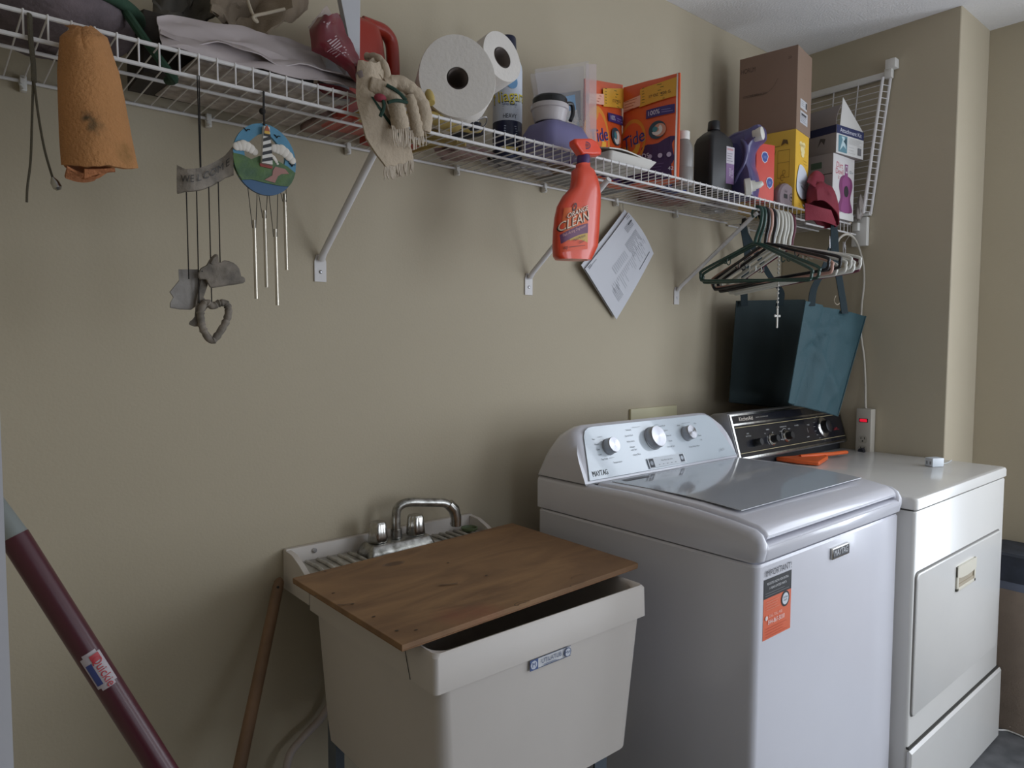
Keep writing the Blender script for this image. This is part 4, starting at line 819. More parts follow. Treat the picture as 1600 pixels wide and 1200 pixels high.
# ---------------- left part of the shelf ----------------
FLEECE = mat('grey_fleece', '6B6064', .95, bump=.6, bs=90, var=.3, vs_=30); GRN = mat('dark_green_fabric', '24402F', .9, bump=.4, bs=90, var=.15)
t = thing('pet_bed', (.165, -.16, ZS), 'grey fleece cushion with dark green piping at the left end of the shelf', 'cushion')
m = MB(); rings = []
for i in range(13):
    a_ = -pi/2+pi*i/12; q = max(.03, cos(a_)); rings.append([(.165+.125*q*cos(2*pi*j/32)*(1+.05*noise.noise(V((j*.5, i*.4, 0)))), -.165+.125*q*sin(2*pi*j/32), ZS+.052+.050*sin(a_)+.006*noise.noise(V((j*.7, i, 2)))) for j in range(32)])
m.loft(rings); m.build('cushion', FLEECE, t)
m = MB(); m.tube([(.168+.126*cos(a_), -.165+.126*sin(a_), ZS+.055+.020*cos(a_)+.004*sin(3*a_)) for a_ in [2*pi*i/40 for i in range(40)]], .0095, 10, closed=True); m.build('piping', GRN, t)
m = MB(); m.tube(catmull([P(196, 18, y=-.25), P(225, 60, y=-.27), P(262, 110, y=-.265), P(272, 124, y=-.25), P(262, 126, y=-.22)], 6), .007, 8); m.build('strap', GRN, t)

WFILM = mat('milky_film', 'B9AEAE', .45, var=.06, alpha=.93)
def crumple(u, v, s_, k=.010): return V((0, k*noise.noise(V((u*3.1, v*4.2, s_))), k*1.1*noise.noise(V((u*4.3+5, v*3.7, s_)))+k*.5*noise.noise(V((u*9, v*11, s_)))))
t = thing('plastic_sheet', (.46, -.25, ZS), 'milky white plastic sheet crumpled along the front of the shelf above the wind chimes', 'plastic sheet')
def psheet(u, v):
    px = 245+(330*u)*(1-.04*v)+8*v; top = 26+70*u**1.3-14*sin(pi*u)*0; bot = 74+66*u**1.15
    py = (26+12*sin(pi*u*.5)+74*u**2.2)*(1-v)+(78+62*u)*v
    return P(px, py, y=-.27-.03*v+.05*(1-v)*u)+crumple(u, v, 3, .009)
m = MB(); m.sheet(psheet, 40, 14, .0015); m.build('front_fold', WFILM, t)
m = MB(); m.sheet(lambda u, v: P(250+310*u, 60+70*u+6*v, y=-.295+.23*v)+crumple(u, v, 6, .012)+V((0, 0, .008)), 24, 10, .0015); m.build('lower_fold', WFILM, t)
t = thing('red_rimmed_dish', (.62, -.20, ZS), 'thin dark red rim of a dish under the plastic sheet', 'dish')
m = MB(); M_ = Matrix.Translation((.60, -.225, ZS)); m.lathe([(.02, .002), (.045, .004), (.058, .014), (.060, .016), (.056, .016), (.044, .007), (.02, .005)], M_, 30); m.build('dish', mat('wine_plastic', '6A2028', .35, var=.1), t)
t = thing('canvas_bag', (.42, -.15, ZS), 'beige canvas bag with a cream drawstring heaped behind the plastic sheet', 'bag')
CAN = mat('beige_canvas', '8D7E6C', .9, bump=.35, bs=160, var=.15)
def cbag(u, v): return P(330+150*u, -30+54*v+34*sin(pi*u*1.2)*v+8*sin(u*9)*v, y=-.15-.07*v-.035*sin(u*7+v*3))+crumple(u, v, 11, .02)
m = MB(); m.sheet(cbag, 30, 16, .004); m.build('front_fold', CAN, t)
m = MB(); m.sheet(lambda u, v: P(240+120*u, -20+60*v-8*u*v+6*sin(u*8), y=-.12-.05*v-.02*sin(u*9))+crumple(u, v, 15, .02), 24, 12, .004); m.build('side_fold', mat('grey_canvas', '58544E', .9, bump=.3, var=.25), t)
m = MB(); m.loft([[(.30+.30*u_, y_, z_) for y_, z_ in ((-.05, ZS+.002), (-.17, ZS+.002), (-.18, ZS+.10), (-.05, ZS+.13))] for u_ in (0, .3, .7, 1)]); m.build('base', mat('dark_canvas', '3A342F', .9, bump=.3, var=.25), t)
m = MB(); m.tube(catmull([P(385, -6, y=-.23), P(393, 18, y=-.25), P(402, 34, y=-.255), P(396, 26, y=-.26), P(420, 20, y=-.25), P(445, 14, y=-.25)], 6), .0028, 8); m.build('drawstring', mat('cream_cord', 'B7AB98', .9, var=.1), t)

# wine plastic bag, white carton edge, red jug
t = thing('printed_bag', (.57, -.28, ZS), 'wine-red printed plastic bag twisted shut, leaning on the white carton', 'plastic bag')
WINE = mat('wine_film', '6E1F2A', .3, var=.2, vs_=14, coat=.3)
WL = [(497, 28), (484, 48), (487, 75), (512, 93), (543, 110), (560, 135)]; WR = [(528, 20), (533, 30), (541, 52), (551, 72), (559, 90), (568, 130)]
def wb(u, v):      # v 0 top wide, 1 twisted neck
    i_ = max(0, min(4.9999, v*5)); j_ = int(i_); f_ = i_-j_; L_ = V((*WL[j_], 0)).lerp(V((*WL[j_+1], 0)), f_); R_ = V((*WR[j_], 0)).lerp(V((*WR[j_+1], 0)), f_); p_ = L_.lerp(R_, u)
    return P(p_.x, p_.y, y=-.295-.028*sin(pi*u)*(1-v*.6)-.02*v)+crumple(u, v, 21, .006)
m = MB(); m.sheet(wb, 14, 20, .0018); m.build('bag_body', WINE, t)
m = MB(); m.sheet(lambda u, v: P(481+30*u+58*v*(1-u*.4), 42-34*u+76*v-8*u*v, y=-.285)+crumple(u, v, 23, .004), 12, 10, .0012); m.build('clear_edge', CLR2, t)
d = Dec(lambda u, v, n: wb(u, v)+V((-.3, -.95, 0))*(n+.0022), .0004)
d.lines(.45, .75, .40, .66, 9, 'B9A4A8', .014, .4, 3); d.lines(.22, .42, .50, .62, 4, 'A88A90', .01, .3, 4)
for i in range(4): d.rect(.40+.1*i, .13+.01*i, .45+.1*i, .165, 'B99CA2')
d.build('bag_print', t)
m = MB(); m.tube(catmull([P(563, 108, y=-.325), P(566, 120, y=-.335), P(573, 132, y=-.335), P(588, 142, y=-.335), P(600, 152, y=-.332)], 6), [.010, .0085, .007, .008, .010, .012]+[.011]*19, 10); m.build('twisted_neck', mat('cloudy_film', '9E9090', .3, alpha=.85, var=.3, vs_=60), t)
t = thing('white_carton', (.615, -.29, ZS), 'narrow white carton edge standing between the wine bag and the red jug', 'box')
m = MB(); W_c = mat('cool_white_card', 'B4B4B8', .6, var=.03)
A_ = [P(530, -14, y=-.288), P(563, -14, y=-.288), P(562, 114, y=-.288), P(545, 62, y=-.288)]
m.loft([A_, [p+V((.010, .030, 0)) for p in A_]]); m.build('carton', W_c, t, bevel=.001)
m = MB(); m.box((.585, -.262, ZS), (.632, -.235, ZS+.15)); m.build('lower_flap', W_c, t)
t = thing('red_jug', (.75, -.14, ZS), 'translucent red plastic jug with a looped handle behind the striped towel', 'jug')
RJ = mat('red_jug_plastic', 'A5301F', .35, var=.1, coat=.1)
jx, jy = P(586, 100, y=-.13).x-.055, -.13
m = MB(); m.loft([[(jx+a_*x, jy+c_*y, ZS+z) for x, y in rrect(-1, 1, -1, 1, .45)] for a_, c_, z in ((.055, .05, 0), (.06, .055, .005), (.06, .055, .13), (.056, .05, .175), (.05, .045, .20), (.036, .035, .213), (.02, .02, .218))]); m.build('body', RJ, t)
m = MB(); m.tube(catmull([P(566, 36, y=-.15), P(582, 42, y=-.15), P(600, 50, y=-.145), P(611, 66, y=-.14), P(614, 95, y=-.14), P(615, 135, y=-.14)], 6), .0145, 12); m.build('handle', RJ, t)

# striped fringed towel
TW = mat('oatmeal_terry', 'B8A893', .95, bump=.6, bs=140, var=.12); GS = mat('forest_stripe', '1F3A2E', .9, bump=.3)
t = thing('striped_towel', (.70, -.33, 1.63), 'oatmeal towel with dark green stripes and white fringe hanging over the shelf edge', 'towel')
def front(u, v):
    l = (560, 95), (556, 150), (570, 215), (603, 262); r = (600, 100), (612, 150), (634, 200), (645, 250)
    q = min(2.999, v*3); i = int(q); f_ = q-i; L = (l[i][0]*(1-f_)+l[i+1][0]*f_, l[i][1]*(1-f_)+l[i+1][1]*f_); R_ = (r[i][0]*(1-f_)+r[i+1][0]*f_, r[i][1]*(1-f_)+r[i+1][1]*f_)
    return P(L[0]+(R_[0]-L[0])*u, L[1]+(R_[1]-L[1])*u, y=-.335-.018*sin(pi*u)*sin(pi*min(1, v+.2))+.01*u)+crumple(u, v, 31, .004)
m = MB(); m.sheet(front, 16, 22, .005); m.build('front_fold', TW, t)
d = Dec(lambda u, v, n: front(u, v)+V((-.35, -.93, 0))*(n+.003), .0004)
for i in range(12):
    u0 = .42+.03*i; v0 = .34+.036*i; d.mb.use(GS); d.mb.add([d.mp(u0, v0, .0005), d.mp(u0+.07, v0, .0005), d.mp(u0+.10, v0+.04, .0005), d.mp(u0+.03, v0+.04, .0005)], [[0, 1, 2, 3]])
d.build('green_stripe', t)
def twist(pts, r, name='rolled_fold', m_=TW):
    m = MB(); c_ = catmull(pts, 8); rings = []; 
    n_ = len(c_); m.tube(c_, [r[0]+(r[1]-r[0])*i/(n_-1)+.0022*noise.noise(V((i*.35, r[0]*900, 0)))+.0004*sin(i*1.7) for i in range(n_)], 12); m.build(name, m_, t)
twist([P(572, 88, y=-.30), P(592, 92, y=-.325), P(603, 112, y=-.335), P(604, 134, y=-.335)], (.0075, .009))
twist([P(600, 132, y=-.335), P(620, 128, y=-.34), P(640, 138, y=-.345), P(655, 156, y=-.345), P(663, 180, y=-.345), P(660, 205, y=-.34)], (.012, .016))
twist([P(578, 132, y=-.345), P(600, 140, y=-.355), P(616, 155, y=-.36), P(622, 178, y=-.36), P(626, 200, y=-.355)], (.013, .017))
twist([P(640, 150, y=-.345), P(645, 172, y=-.348), P(650, 195, y=-.345), P(652, 212, y=-.34)], (.010, .013))
twist([P(578, 100, y=-.31), P(590, 112, y=-.32), P(585, 125, y=-.33)], (.014, .017))
for pts in ([P(604, 133, y=-.372), P(620, 142, y=-.376), P(634, 156, y=-.372)], [P(606, 160, y=-.378), P(620, 157, y=-.38), P(636, 160, y=-.374)], [P(596, 150, y=-.372), P(600, 166, y=-.376), P(594, 182, y=-.372)]):
    m = MB(); m.tube(catmull(pts, 5), .0032, 6); m.build('green_band', GS, t)
m = MB(); m.ball(P(594, 153, y=-.37), .009, sx=1.3, sz=.8); m.build('red_motif', mat('faded_red_yarn', '8A3440', .9, bump=.5), t)
m = MB(); Rr = random.Random(4)
for k_ in range(70):
    u = k_/69
    if k_ < 40: a_ = front(u*1.0/.58 if u < .58 else 1, 1); 
    if k_ < 40: a_ = front(k_/39, .985); b_ = a_+V((Rr.uniform(-.004, .004), Rr.uniform(-.003, .003), -.020-.008*Rr.random()))
    elif k_ < 56: w_ = (k_-40)/15; a_ = P(612+26*w_, 196+4*w_, y=-.36); b_ = a_+V((Rr.uniform(-.004, .004), 0, -.028-.012*Rr.random()))
    else: w_ = (k_-56)/13; a_ = P(640+24*w_, 204-2*w_, y=-.345); b_ = a_+V((Rr.uniform(-.004, .004), 0, -.026-.012*Rr.random()))
    m.tube([a_, (a_+b_)/2+V((Rr.uniform(-.002, .002), 0, 0)), b_], .0013, 5)
o = m.build('fringe', mat('white_fringe', 'C4B7A6', .9, bump=.3), t); o['kind'] = 'stuff'

# orange towel
OT = mat('orange_terry', 'B07D4E', .95, bump=.8, bs=220, var=.10, vs_=20)
nt = OT.node_tree; bs_ = nt.nodes['Principled BSDF']; src = bs_.inputs['Base Color'].links[0].from_socket
def stain(nt, src, c, r0, r1, col, k=1.0):
    g = nt.nodes.new('ShaderNodeNewGeometry'); dsn = nt.nodes.new('ShaderNodeVectorMath'); dsn.operation = 'DISTANCE'; dsn.inputs[1].default_value = c
    nz = nt.nodes.new('ShaderNodeTexNoise'); nz.inputs['Scale'].default_value = 90; ad = nt.nodes.new('ShaderNodeMath'); ad.operation = 'MULTIPLY_ADD'; ad.inputs[1].default_value = .022; 
    nt.links.new(g.outputs['Position'], dsn.inputs[0]); nt.links.new(g.outputs['Position'], nz.inputs['Vector']); nt.links.new(nz.outputs['Fac'], ad.inputs[0]); nt.links.new(dsn.outputs['Value'], ad.inputs[2])
    mr = nt.nodes.new('ShaderNodeMapRange'); mr.inputs['From Min'].default_value = r0+.011; mr.inputs['From Max'].default_value = r1+.011; mr.inputs['To Min'].default_value = k; mr.inputs['To Max'].default_value = 0; nt.links.new(ad.outputs[0], mr.inputs['Value'])
    mx = nt.nodes.new('ShaderNodeMix'); mx.data_type = 'RGBA'; mx.inputs[7].default_value = lin(col); nt.links.new(mr.outputs['Result'], mx.inputs[0]); nt.links.new(src, mx.inputs[6]); return mx.outputs[2]
s1 = stain(nt, src, P(138, 186, y=-.36), .004, .014, '3A3426', .9); s1 = stain(nt, s1, P(150, 195, y=-.36), .004, .016, '5A4A30', .6); s1 = stain(nt, s1, P(200, 240, y=-.34), .004, .02, '6A5428', .5); nt.links.new(s1, bs_.inputs['Base Color'])
pb = PLY.node_tree.nodes['Principled BSDF']; ps = pb.inputs['Base Color'].links[0].from_socket
for q_, r_ in (((712, 962), .05), ((755, 955), .045)): ps = stain(PLY.node_tree, ps, P(*q_, z=ZB+.0115), .004, r_, '8A4E3A', .55)
PLY.node_tree.links.new(ps, pb.inputs['Base Color'])
t = thing('orange_towel', (.19, -.33, 1.56), 'stained orange terry towel draped over the shelf edge', 'towel')
LL = [(118, 44), (97, 60), (93, 110), (94, 160), (96, 210), (99, 258)]; RR = [(140, 44), (165, 60), (183, 110), (193, 160), (202, 210), (213, 258)]
def lerp2(A, q):
    q = max(0, min(len(A)-1.0001, q*(len(A)-1))); i = int(q); f_ = q-i; return A[i][0]*(1-f_)+A[i+1][0]*f_, A[i][1]*(1-f_)+A[i+1][1]*f_
def otow(u, v):
    a_ = lerp2(LL, v); b_ = lerp2(RR, v); bulge = sin(pi*u)**.6; fold = .010*math.exp(-((u-.45)/.06)**2)*max(0, 1-v*3.2)
    return P(a_[0]+(b_[0]-a_[0])*u, a_[1]+(b_[1]-a_[1])*u+(6*v*u if u < .9 else 5*v), y=-.318-.034*bulge*(min(1, v*3+.35))+fold)+crumple(u, v, 41, .003)
m = MB(); m.sheet(otow, 26, 40, .006)
m.sheet(lambda u, v: otow(u, .06*(1-v))*(1-v)+(V((.172+.034*u, -.285, ZS+.004))*v) if v < 1 else V((.172+.034*u, -.285, ZS+.004)), 12, 6, .006)
m.build('outer_layer', OT, t)
m = MB()
def inner(u, v):     # rolled lower hem seen from below
    a_ = otow(.04+.72*u, 1); return a_+V((.0, .012+.045*v*sin(pi*min(1, u+.1)), .006-.020*sin(pi*u*.9+.2)*(1-v)*(u < 1)+.004*v))
m.sheet(inner, 18, 6, .004)
m.sheet(lambda u, v: P(104+46*u, 262+14*sin(pi*u*.6)+(12-10*u)*v*1, y=-.35+.03*u)+V((0, -.006+.02*v, 0)), 12, 5, .004)
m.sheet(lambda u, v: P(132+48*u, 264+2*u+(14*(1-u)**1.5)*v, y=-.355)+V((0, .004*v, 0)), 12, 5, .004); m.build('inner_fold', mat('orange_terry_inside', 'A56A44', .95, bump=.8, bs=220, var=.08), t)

# plumb cord with a weight at far left
CORD = mat('olive_cord', '4A4436', .9, bump=.5, bs=300, var=.1)
t = thing('hanging_cord', P(46, 40, y=-.315), 'olive cord looped over the shelf wire with a small chrome end, far left', 'cord')
m = MB(); m.tube(catmull([P(46, 22, y=-.31), P(48, 60, y=-.316), P(52, 100, y=-.316), P(53, 128, y=-.316)], 5), .0042, 8, flat=.6); m.build('strap', CORD, t)
m = MB(); m.tube(catmull([P(52, 124, y=-.316), P(50, 190, y=-.316), P(48, 250, y=-.317), P(43, 292, y=-.318), P(42, 316, y=-.318)], 5), .0016, 7); m.build('cord', CORD, t)
m = MB(); m.tube(catmull([P(53, 124, y=-.318), P(60, 180, y=-.318), P(70, 235, y=-.318), P(83, 280, y=-.318)], 5), .0016, 7); m.build('cord', CORD, t)
m = MB(); m.tube([P(82, 277, y=-.318), P(85, 284, y=-.318), P(90, 293, y=-.318), P(92, 297, y=-.318)], [.002, .0055, .006, .003], 12); m.build('chrome_end', CHROME, t)

# wind chimes
TWINE = mat('dark_twine', '1E1A18', .9, var=.1); STONE = mat('weathered_resin', '80776C', .8, bump=.8, bs=70, var=.35, vs_=40, hx2='5A544C')
YC_ = -.312
t = thing('welcome_chime', P(312, 118, y=YC_), 'grey resin wind chime with a curved banner reading WELCOME', 'wind chime')
def ban(u, v, n):       # u 0..1 along, v -.5...5
    ang = .0; px = 277+88*u; pyc = 281-30*u**1.9+5*sin(pi*u)*1.0; return P(px, pyc-34*v, y=YC_-.0-.006*sin(u*2*pi))+V((-.35, -.93, 0)).normalized()*n
m = MB(); rings = []
for i in range(21):
    u = i/20; e = .5+.16*max(0, (u-.85)/.15)+.14*max(0, (.15-u)/.15); rings.append([ban(u, e, .006), ban(u, 0, .010), ban(u, -e, .006), ban(u, -e, -.002), ban(u, e, -.002)])
m.loft(rings); m.build('banner', STONE, t)
d = Dec(lambda u, v, n: ban(.5+u/.098, v/.035, n+.0112), .0004)
for i, ch in enumerate('WELCOME'):
    uu = -.034+.0122*i; d.text(ch, uu, .0, .0165, '221D1A', .9)
d.build('carved_letters', t)
for px0, py0, px1, py1 in ((308, 118, 313, 268), (311, 118, 314, 268), (291, 292, 295, 436), (307, 292, 311, 474), (326, 288, 331, 478), (341, 284, 344, 410)):
    m = MB(); m.tube([P(px0, py0, y=YC_-.002), P(px1, py1, y=YC_-.002)], .0009, 6); m.build('string', TWINE, t)
def plaque(name, pts, y, th, m_, n=3, lab=None, tilt=0):
    k = catmull([(x, y_, 0) for x, y_ in pts], n, True); A = [P(p.x, p.y, y=y+tilt*(p.x-pts[0][0])) for p in k]; nn = V((-.35, -.93, 0)).normalized(); c_ = sum(A, V())/len(A)
    m = MB(); m.loft([[c_+(a_-c_)*.93+nn*th for a_ in A], [a_+nn*(th*.6) for a_ in A], [a_-nn*(th*.6) for a_ in A], [c_+(a_-c_)*.93-nn*th for a_ in A]]); return m.build(name, m_, t)
rb_ = plaque('rabbit', [(309.6, 432.4), (312.4, 436.7), (321, 437), (325, 444), (328, 449), (333, 449.7), (356, 446), (379.7, 442.4), (383, 437), (381, 433), (377, 432), (374, 420), (365, 411), (351, 407), (345, 410.5), (341.5, 408), (341, 399), (335, 397.7), (326.6, 407), (322.4, 414.7), (314, 419), (309.6, 426.8)], YC_-.004, .005, STONE, 2)
m = MB(); m.ball(P(316, 424, y=YC_-.011), .0011); m.build('eye', BLACK, rb_)
m = MB(); m.tube(catmull([P(330, 412, y=YC_-.010), P(334, 404, y=YC_-.010), P(339, 401, y=YC_-.010)], 4), .0022, 7); m.build('ear_ridge', STONE, rb_)
STL = mat('grey_resin_light', '96918C', .7, bump=.5, bs=60, var=.3, vs_=30)
plaque('watering_can', [(279, 421), (309, 421), (314, 434), (311, 460), (307, 478), (298, 484), (280, 483.5), (265.7, 481), (265.7, 473.5), (270.6, 465), (265, 456.5), (279.8, 438)], YC_+.012, .004, STL, 1)
plaque('bird_plaque', [(316, 430), (326, 440), (318, 464), (326, 474), (320, 486), (308, 494), (310, 510), (297, 508), (296, 504), (304, 496), (306, 470), (312, 450)], YC_+.004, .004, STONE, 2)
hp = [(332, 478), (322, 473), (314, 484), (314, 500), (318, 516), (331, 532), (344, 518), (354, 500), (357, 484), (352, 474), (342, 474)]
k = catmull([P(x, y_, y=YC_-.003) for x, y_ in hp], 6, True)
m = MB(); m.tube(k, [.0058+.0006*sin(i*1.9)+.0005*sin(i*3.7) for i in range(len(k))], 10, closed=True); m.build('heart_wreath', STONE, t)

t = thing('lighthouse_chime', P(413, 150, y=YC_), 'round blue and green painted lighthouse wind chime with metal tubes', 'wind chime')
CO = P(413.5, 250, y=YC_-.004); LF = frame(CO, (1, 0, 0), (0, 0, 1)) @ Matrix.Diagonal((.0530, .0585, 1, 1))
def LD(u, v, n): return LF @ V((u, v, n))
BL = mat('sky_blue_paint', '46819F', .45, bump=.2, var=.12, vs_=30); SEA = mat('sea_blue_paint', '2E557A', .45, var=.1); GRP = mat('grass_paint', '2A4A31', .5, bump=.4, var=.3, vs_=40, hx2='4C6A30')
def piece(pts, n0, n1, m_, name, par=t, cat_=0):
    k_ = [(p.x, p.y) for p in catmull([(x, y, 0) for x, y in pts], cat_, True)] if cat_ else pts
    mm = MB(); mm.prism(k_, n0, n1, LF); return mm.build(name, m_, par)
m = MB(); N_ = 40; rings = []
for i in range(N_+1):
    a_ = radians(-20+220*i/N_); ri = .66-.04*cos(2*a_)+.03*sin(5*a_)
    rings.append([LD(cos(a_), sin(a_), -.003), LD(cos(a_), sin(a_), .003), LD(ri*cos(a_)*1.02, ri*sin(a_), .003), LD(ri*cos(a_)*1.02, ri*sin(a_), -.003)])
m.loft(rings); sky = m.build('sky_ring', BL, t)
piece([(cos(radians(a_)), sin(radians(a_))) for a_ in range(-148, -31, 6)], -.003, .0025, SEA, 'sea')
piece([(cos(radians(178)), sin(radians(178)))]+[(cos(radians(a_)), sin(radians(a_))) for a_ in range(186, 226, 6)]+[(-.45, -.62), (0, -.66), (.45, -.68), (.74, -.66)]+[(cos(radians(a_)), sin(radians(a_))) for a_ in (-34, -24, -14)]+[(.72, -.10), (.45, .0), (.15, .08), (-.2, .07), (-.45, -.06), (-.7, .02)], -.003, .0045, GRP, 'hill')
piece([(.30, -.16), (.62, -.18), (.75, -.30), (.50, -.34), (.38, -.42), (.28, -.62), (-.05, -.58), (.20, -.42), (.22, -.28)], .0045, .0055, mat('clay_path', '9A6F66', .6), 'path')
piece([(-.2, -.14), (.22, -.16), (.18, -.24), (-.18, -.22)], .0045, .0062, mat('brick_paint', '8A3A30', .6), 'red_base')
tw = piece([(-.17, -.14), (.17, -.14), (.09, .90), (-.09, .90)], .004, .012, mat('lighthouse_white', 'CFCBC4', .5, var=.03), 'lighthouse_tower')
for i in range(4):
    y0 = -.12+.19*i; w0 = .17-.077*(y0+.14); piece([(-w0, y0), (w0, y0+.10), (w0*.93, y0+.19), (-w0*.93, y0+.09)], .0121, .0127, BLACK, 'black_stripe', tw)
piece([(-.105, .62), (.105, .62), (.10, .68), (-.10, .68)], .0121, .014, BLACK, 'gallery', tw); piece([(-.085, .68), (.085, .68), (.08, .76), (-.08, .76)], .0121, .0135, mat('lamp_yellow', 'C9A040', .5), 'lamp_room', tw); piece([(-.09, .76), (.09, .76), (.0, .93)], .0121, .014, mat('rust_paint', '9A4A2A', .5), 'roof', tw)
for cx_, cy_, k_ in ((-.62, .22, 1), (.58, .26, 1.05), (.28, .05, .35)):
    m = MB()
    for q in ((-.27, 0, .12), (-.17, .03, .14), (-.06, .06, .16), (.05, .04, .155), (.16, 0, .14), (.27, -.06, .11)):
        c_ = LD(cx_+q[0]*k_, cy_+q[1]*k_-(.0 if cx_ < 0 else q[0]*.35), .005); m.ball(c_, q[2]*k_*.056, sy=.35)
    m.build('cloud', mat('cloud_white', 'D3CCC2', .6, bump=.3), t)
for x_, y_ in ((-.58, .72), (.38, .70), (.86, -.04)):
    m = MB(); m.tube([LD(x_-.09, y_+.05, .004), LD(x_-.03, y_+.02, .004), LD(x_, y_-.03, .004), LD(x_+.04, y_+.03, .004), LD(x_+.11, y_+.03, .004)], .0008, 5); m.build('gull', TWINE, sky)
m = MB(); m.tube([P(412, 143, y=YC_), P(412, 172, y=YC_), P(413, 196, y=YC_-.008)], .0028, 8, flat=.5); m.ball(P(410, 174, y=YC_-.002), .0055); m.build('hanging_ribbon', TWINE, t)
for px, top, bot, dy_, l, r in ((397, 344, 467, 0, 387, 402), (413, 329, 449, .01, 402, 418), (430, 358, 477, -.006, 419, 434), (444.5, 303, 422, .014, 436, 447)):
    m = MB(); m.cyl(P(px, top, y=YC_+dy_), P(px+3.5, bot, y=YC_+dy_), .0030, 14); m.build('chime_tube', mat('chime_metal', 'C9C2B4', .3, .9, var=.1), t)
    m = MB(); m.tube([P(l, 290, y=YC_-.004), P(px-2.5, top+12, y=YC_+dy_-.003)], .0006, 5); m.build('string', TWINE, t)
    m = MB(); m.tube([P(r, 296, y=YC_-.004), P(px+2.8, top+12, y=YC_+dy_-.003)], .0006, 5); m.build('string', TWINE, t)

# ---------------- things hanging at the right ----------------
# orange spray cleaner hooked on the lip by its trigger
OB = mat('orange_bottle', 'E04A2C', .3, var=.08, vs_=10, coat=.25); OT2 = mat('orange_trigger', 'EC4A2E', .35, var=.03); PV = mat('purple_collar', '4A2A66', .4)
t = thing('spray_bottle', P(900, 408, y=-.352), 'orange cleaner spray bottle hooked on the shelf lip by its trigger', 'spray bottle')
BY = -.352; nn = V((-.30, -.95, 0)).normalized()
LB = [(866, 400), (865, 385), (866, 360), (868, 340), (872, 322), (881, 306), (893, 293), (895, 282), (896, 266), (901, 262), (902, 256)]
RB_ = [(925, 400), (932, 385), (934, 360), (935, 340), (936, 322), (936, 306), (934, 293), (931, 282), (925, 268), (920, 262), (920, 256)]
m = MB(); rings = []
Lw = [(870, 405.5)]+LB; Rw = [(921, 407)]+RB_
for (lx, ly), (rx, ry) in zip(Lw, Rw):
    A_ = P(lx, ly, y=BY); B_ = P(rx, ry, y=BY); c_ = (A_+B_)/2; hw = (B_-A_)/2; dp = nn*min(.026, hw.length*.8)
    rings.append([c_+hw*(abs(cos(a_))**.7*(1 if cos(a_) > 0 else -1))+dp*(abs(sin(a_))**.7*(1 if sin(a_) > 0 else -1)) for a_ in [2*pi*i/28 for i in range(28)]])
m.loft(rings); m.build('bottle', OB, t, ang=60)
m = MB(); a_ = P(911, 257, y=BY); c_ = P(912, 243, y=BY); m.tube([a_, a_.lerp(c_, .5), c_], [.0145, .0155, .0145], 24); m.build('collar', PV, t)
m = MB(); k = [(893, 219), (920, 218.5), (929, 224), (936, 237), (935, 244), (922, 244), (905, 243), (898, 233), (893, 226)]
A_ = [P(x, y, y=BY) for x, y in k]; c_ = sum(A_, V())/len(A_)
m.loft([[c_+(p-c_)*.86+nn*.016 for p in A_], [p+nn*.012 for p in A_], [p-nn*.012 for p in A_], [c_+(p-c_)*.86-nn*.016 for p in A_]]); hd = m.build('sprayer_head', OT2, t, bevel=.002)
k = P(911, 230, y=BY)+nn*.0155; d = Dec(frame(k, V((.95, -.3, 0)), (0, 0, 1)), .0012); d.arc(0, 0, 0, .0105, 0, 360, '5A3A66', 24, .8); d.arc(0, 0, 0, .0085, 0, 360, 'C8503C', 24, .75); d.text('ZEP', 0, 0, .006, '5A3A66'); d.build('head_emblem', hd)
m = MB(); m.tube(catmull([P(901, 240, y=BY+.012), P(898, 244, y=BY+.03), P(893, 252, y=BY+.07), P(889, 260, y=BY+.075)], 4), .0045, 8, flat=.6); m.build('trigger', PV, t)
def bmap(u, v, n):      # u,v in photo-measured label units 0..1
    lx = 872+ (0 if v < .5 else 14*(v-.5)**1.3*2); L_ = (867+ (26*max(0, v-.45)**1.4), 395-82*v); rx = 909+1*v
    px = L_[0]+(rx-L_[0])*u; py = L_[1]+ (3-5*u)*1.0
    q = P(px, py, y=BY); w = (px-866)/(935-866); cx_ = (2*w-1); return q+nn*(.026*max(0, 1-abs(cx_)**2.9)**.42+n)
d = Dec(bmap, .0016, .0003)
def bp(pts, hx):
    d.mb.use(pm(hx)); n_ = len(pts)//2; f = [[i, i+1, len(pts)-2-i, len(pts)-1-i] for i in range(n_-1)]
    d.mb.add([d.mp(x, y, d.h) for x, y in pts], f); d.h += d.st
def band(f0, f1, hx, n=10, u0=0, u1=1): bp([(u0+(u1-u0)*i/n, f0(i/n)) for i in range(n+1)]+[(u0+(u1-u0)*(n-i)/n, f1((n-i)/n)) for i in range(n+1)], hx)
band(lambda u: .02, lambda u: .86-.05*u, 'DE6A35'); band(lambda u: .02+.06*u, lambda u: .34+.12*u, 'C4A04A', 10, .35, 1); band(lambda u: .02, lambda u: .16+.10*sin(u*2.2)-.10*u*u, 'E0542F')
band(lambda u: .16+.16*sin(u*1.6), lambda u: .34+.16*sin(u*1.5), '6A3A5E')
d.arc(.42, .84, .05, .09, 0, 360, '4A2A2A', 16, .9)
for i in (0, 1): d.text('CLEAN', .50+(.02 if i else 0), .55+(.015 if i else 0), .26, '2A1C1C' if not i else 'E9CDB4', 1.32, 9); 
for i in (0, 1): d.text('ORANGE', .57+(.02 if i else 0), .725+(.012 if i else 0), .135, '2A1C1C' if not i else 'EFDCC8', 1.45, 8)
d.text('Fast Acting Degreaser', .52, .40, .078, 'D2A0A0', 1.15, 10); d.text('Multi-Purpose', .68, .245, .075, '3A2A20', 1, 10); d.text('Cleaner', .76, .17, .07, '3A2A20', 1, 10); d.lines(.3, .9, .09, .095, 1, '3A201C', .008); d.text('zep', .2, .1, .10, '3A201C')
d.build('front_label', t)

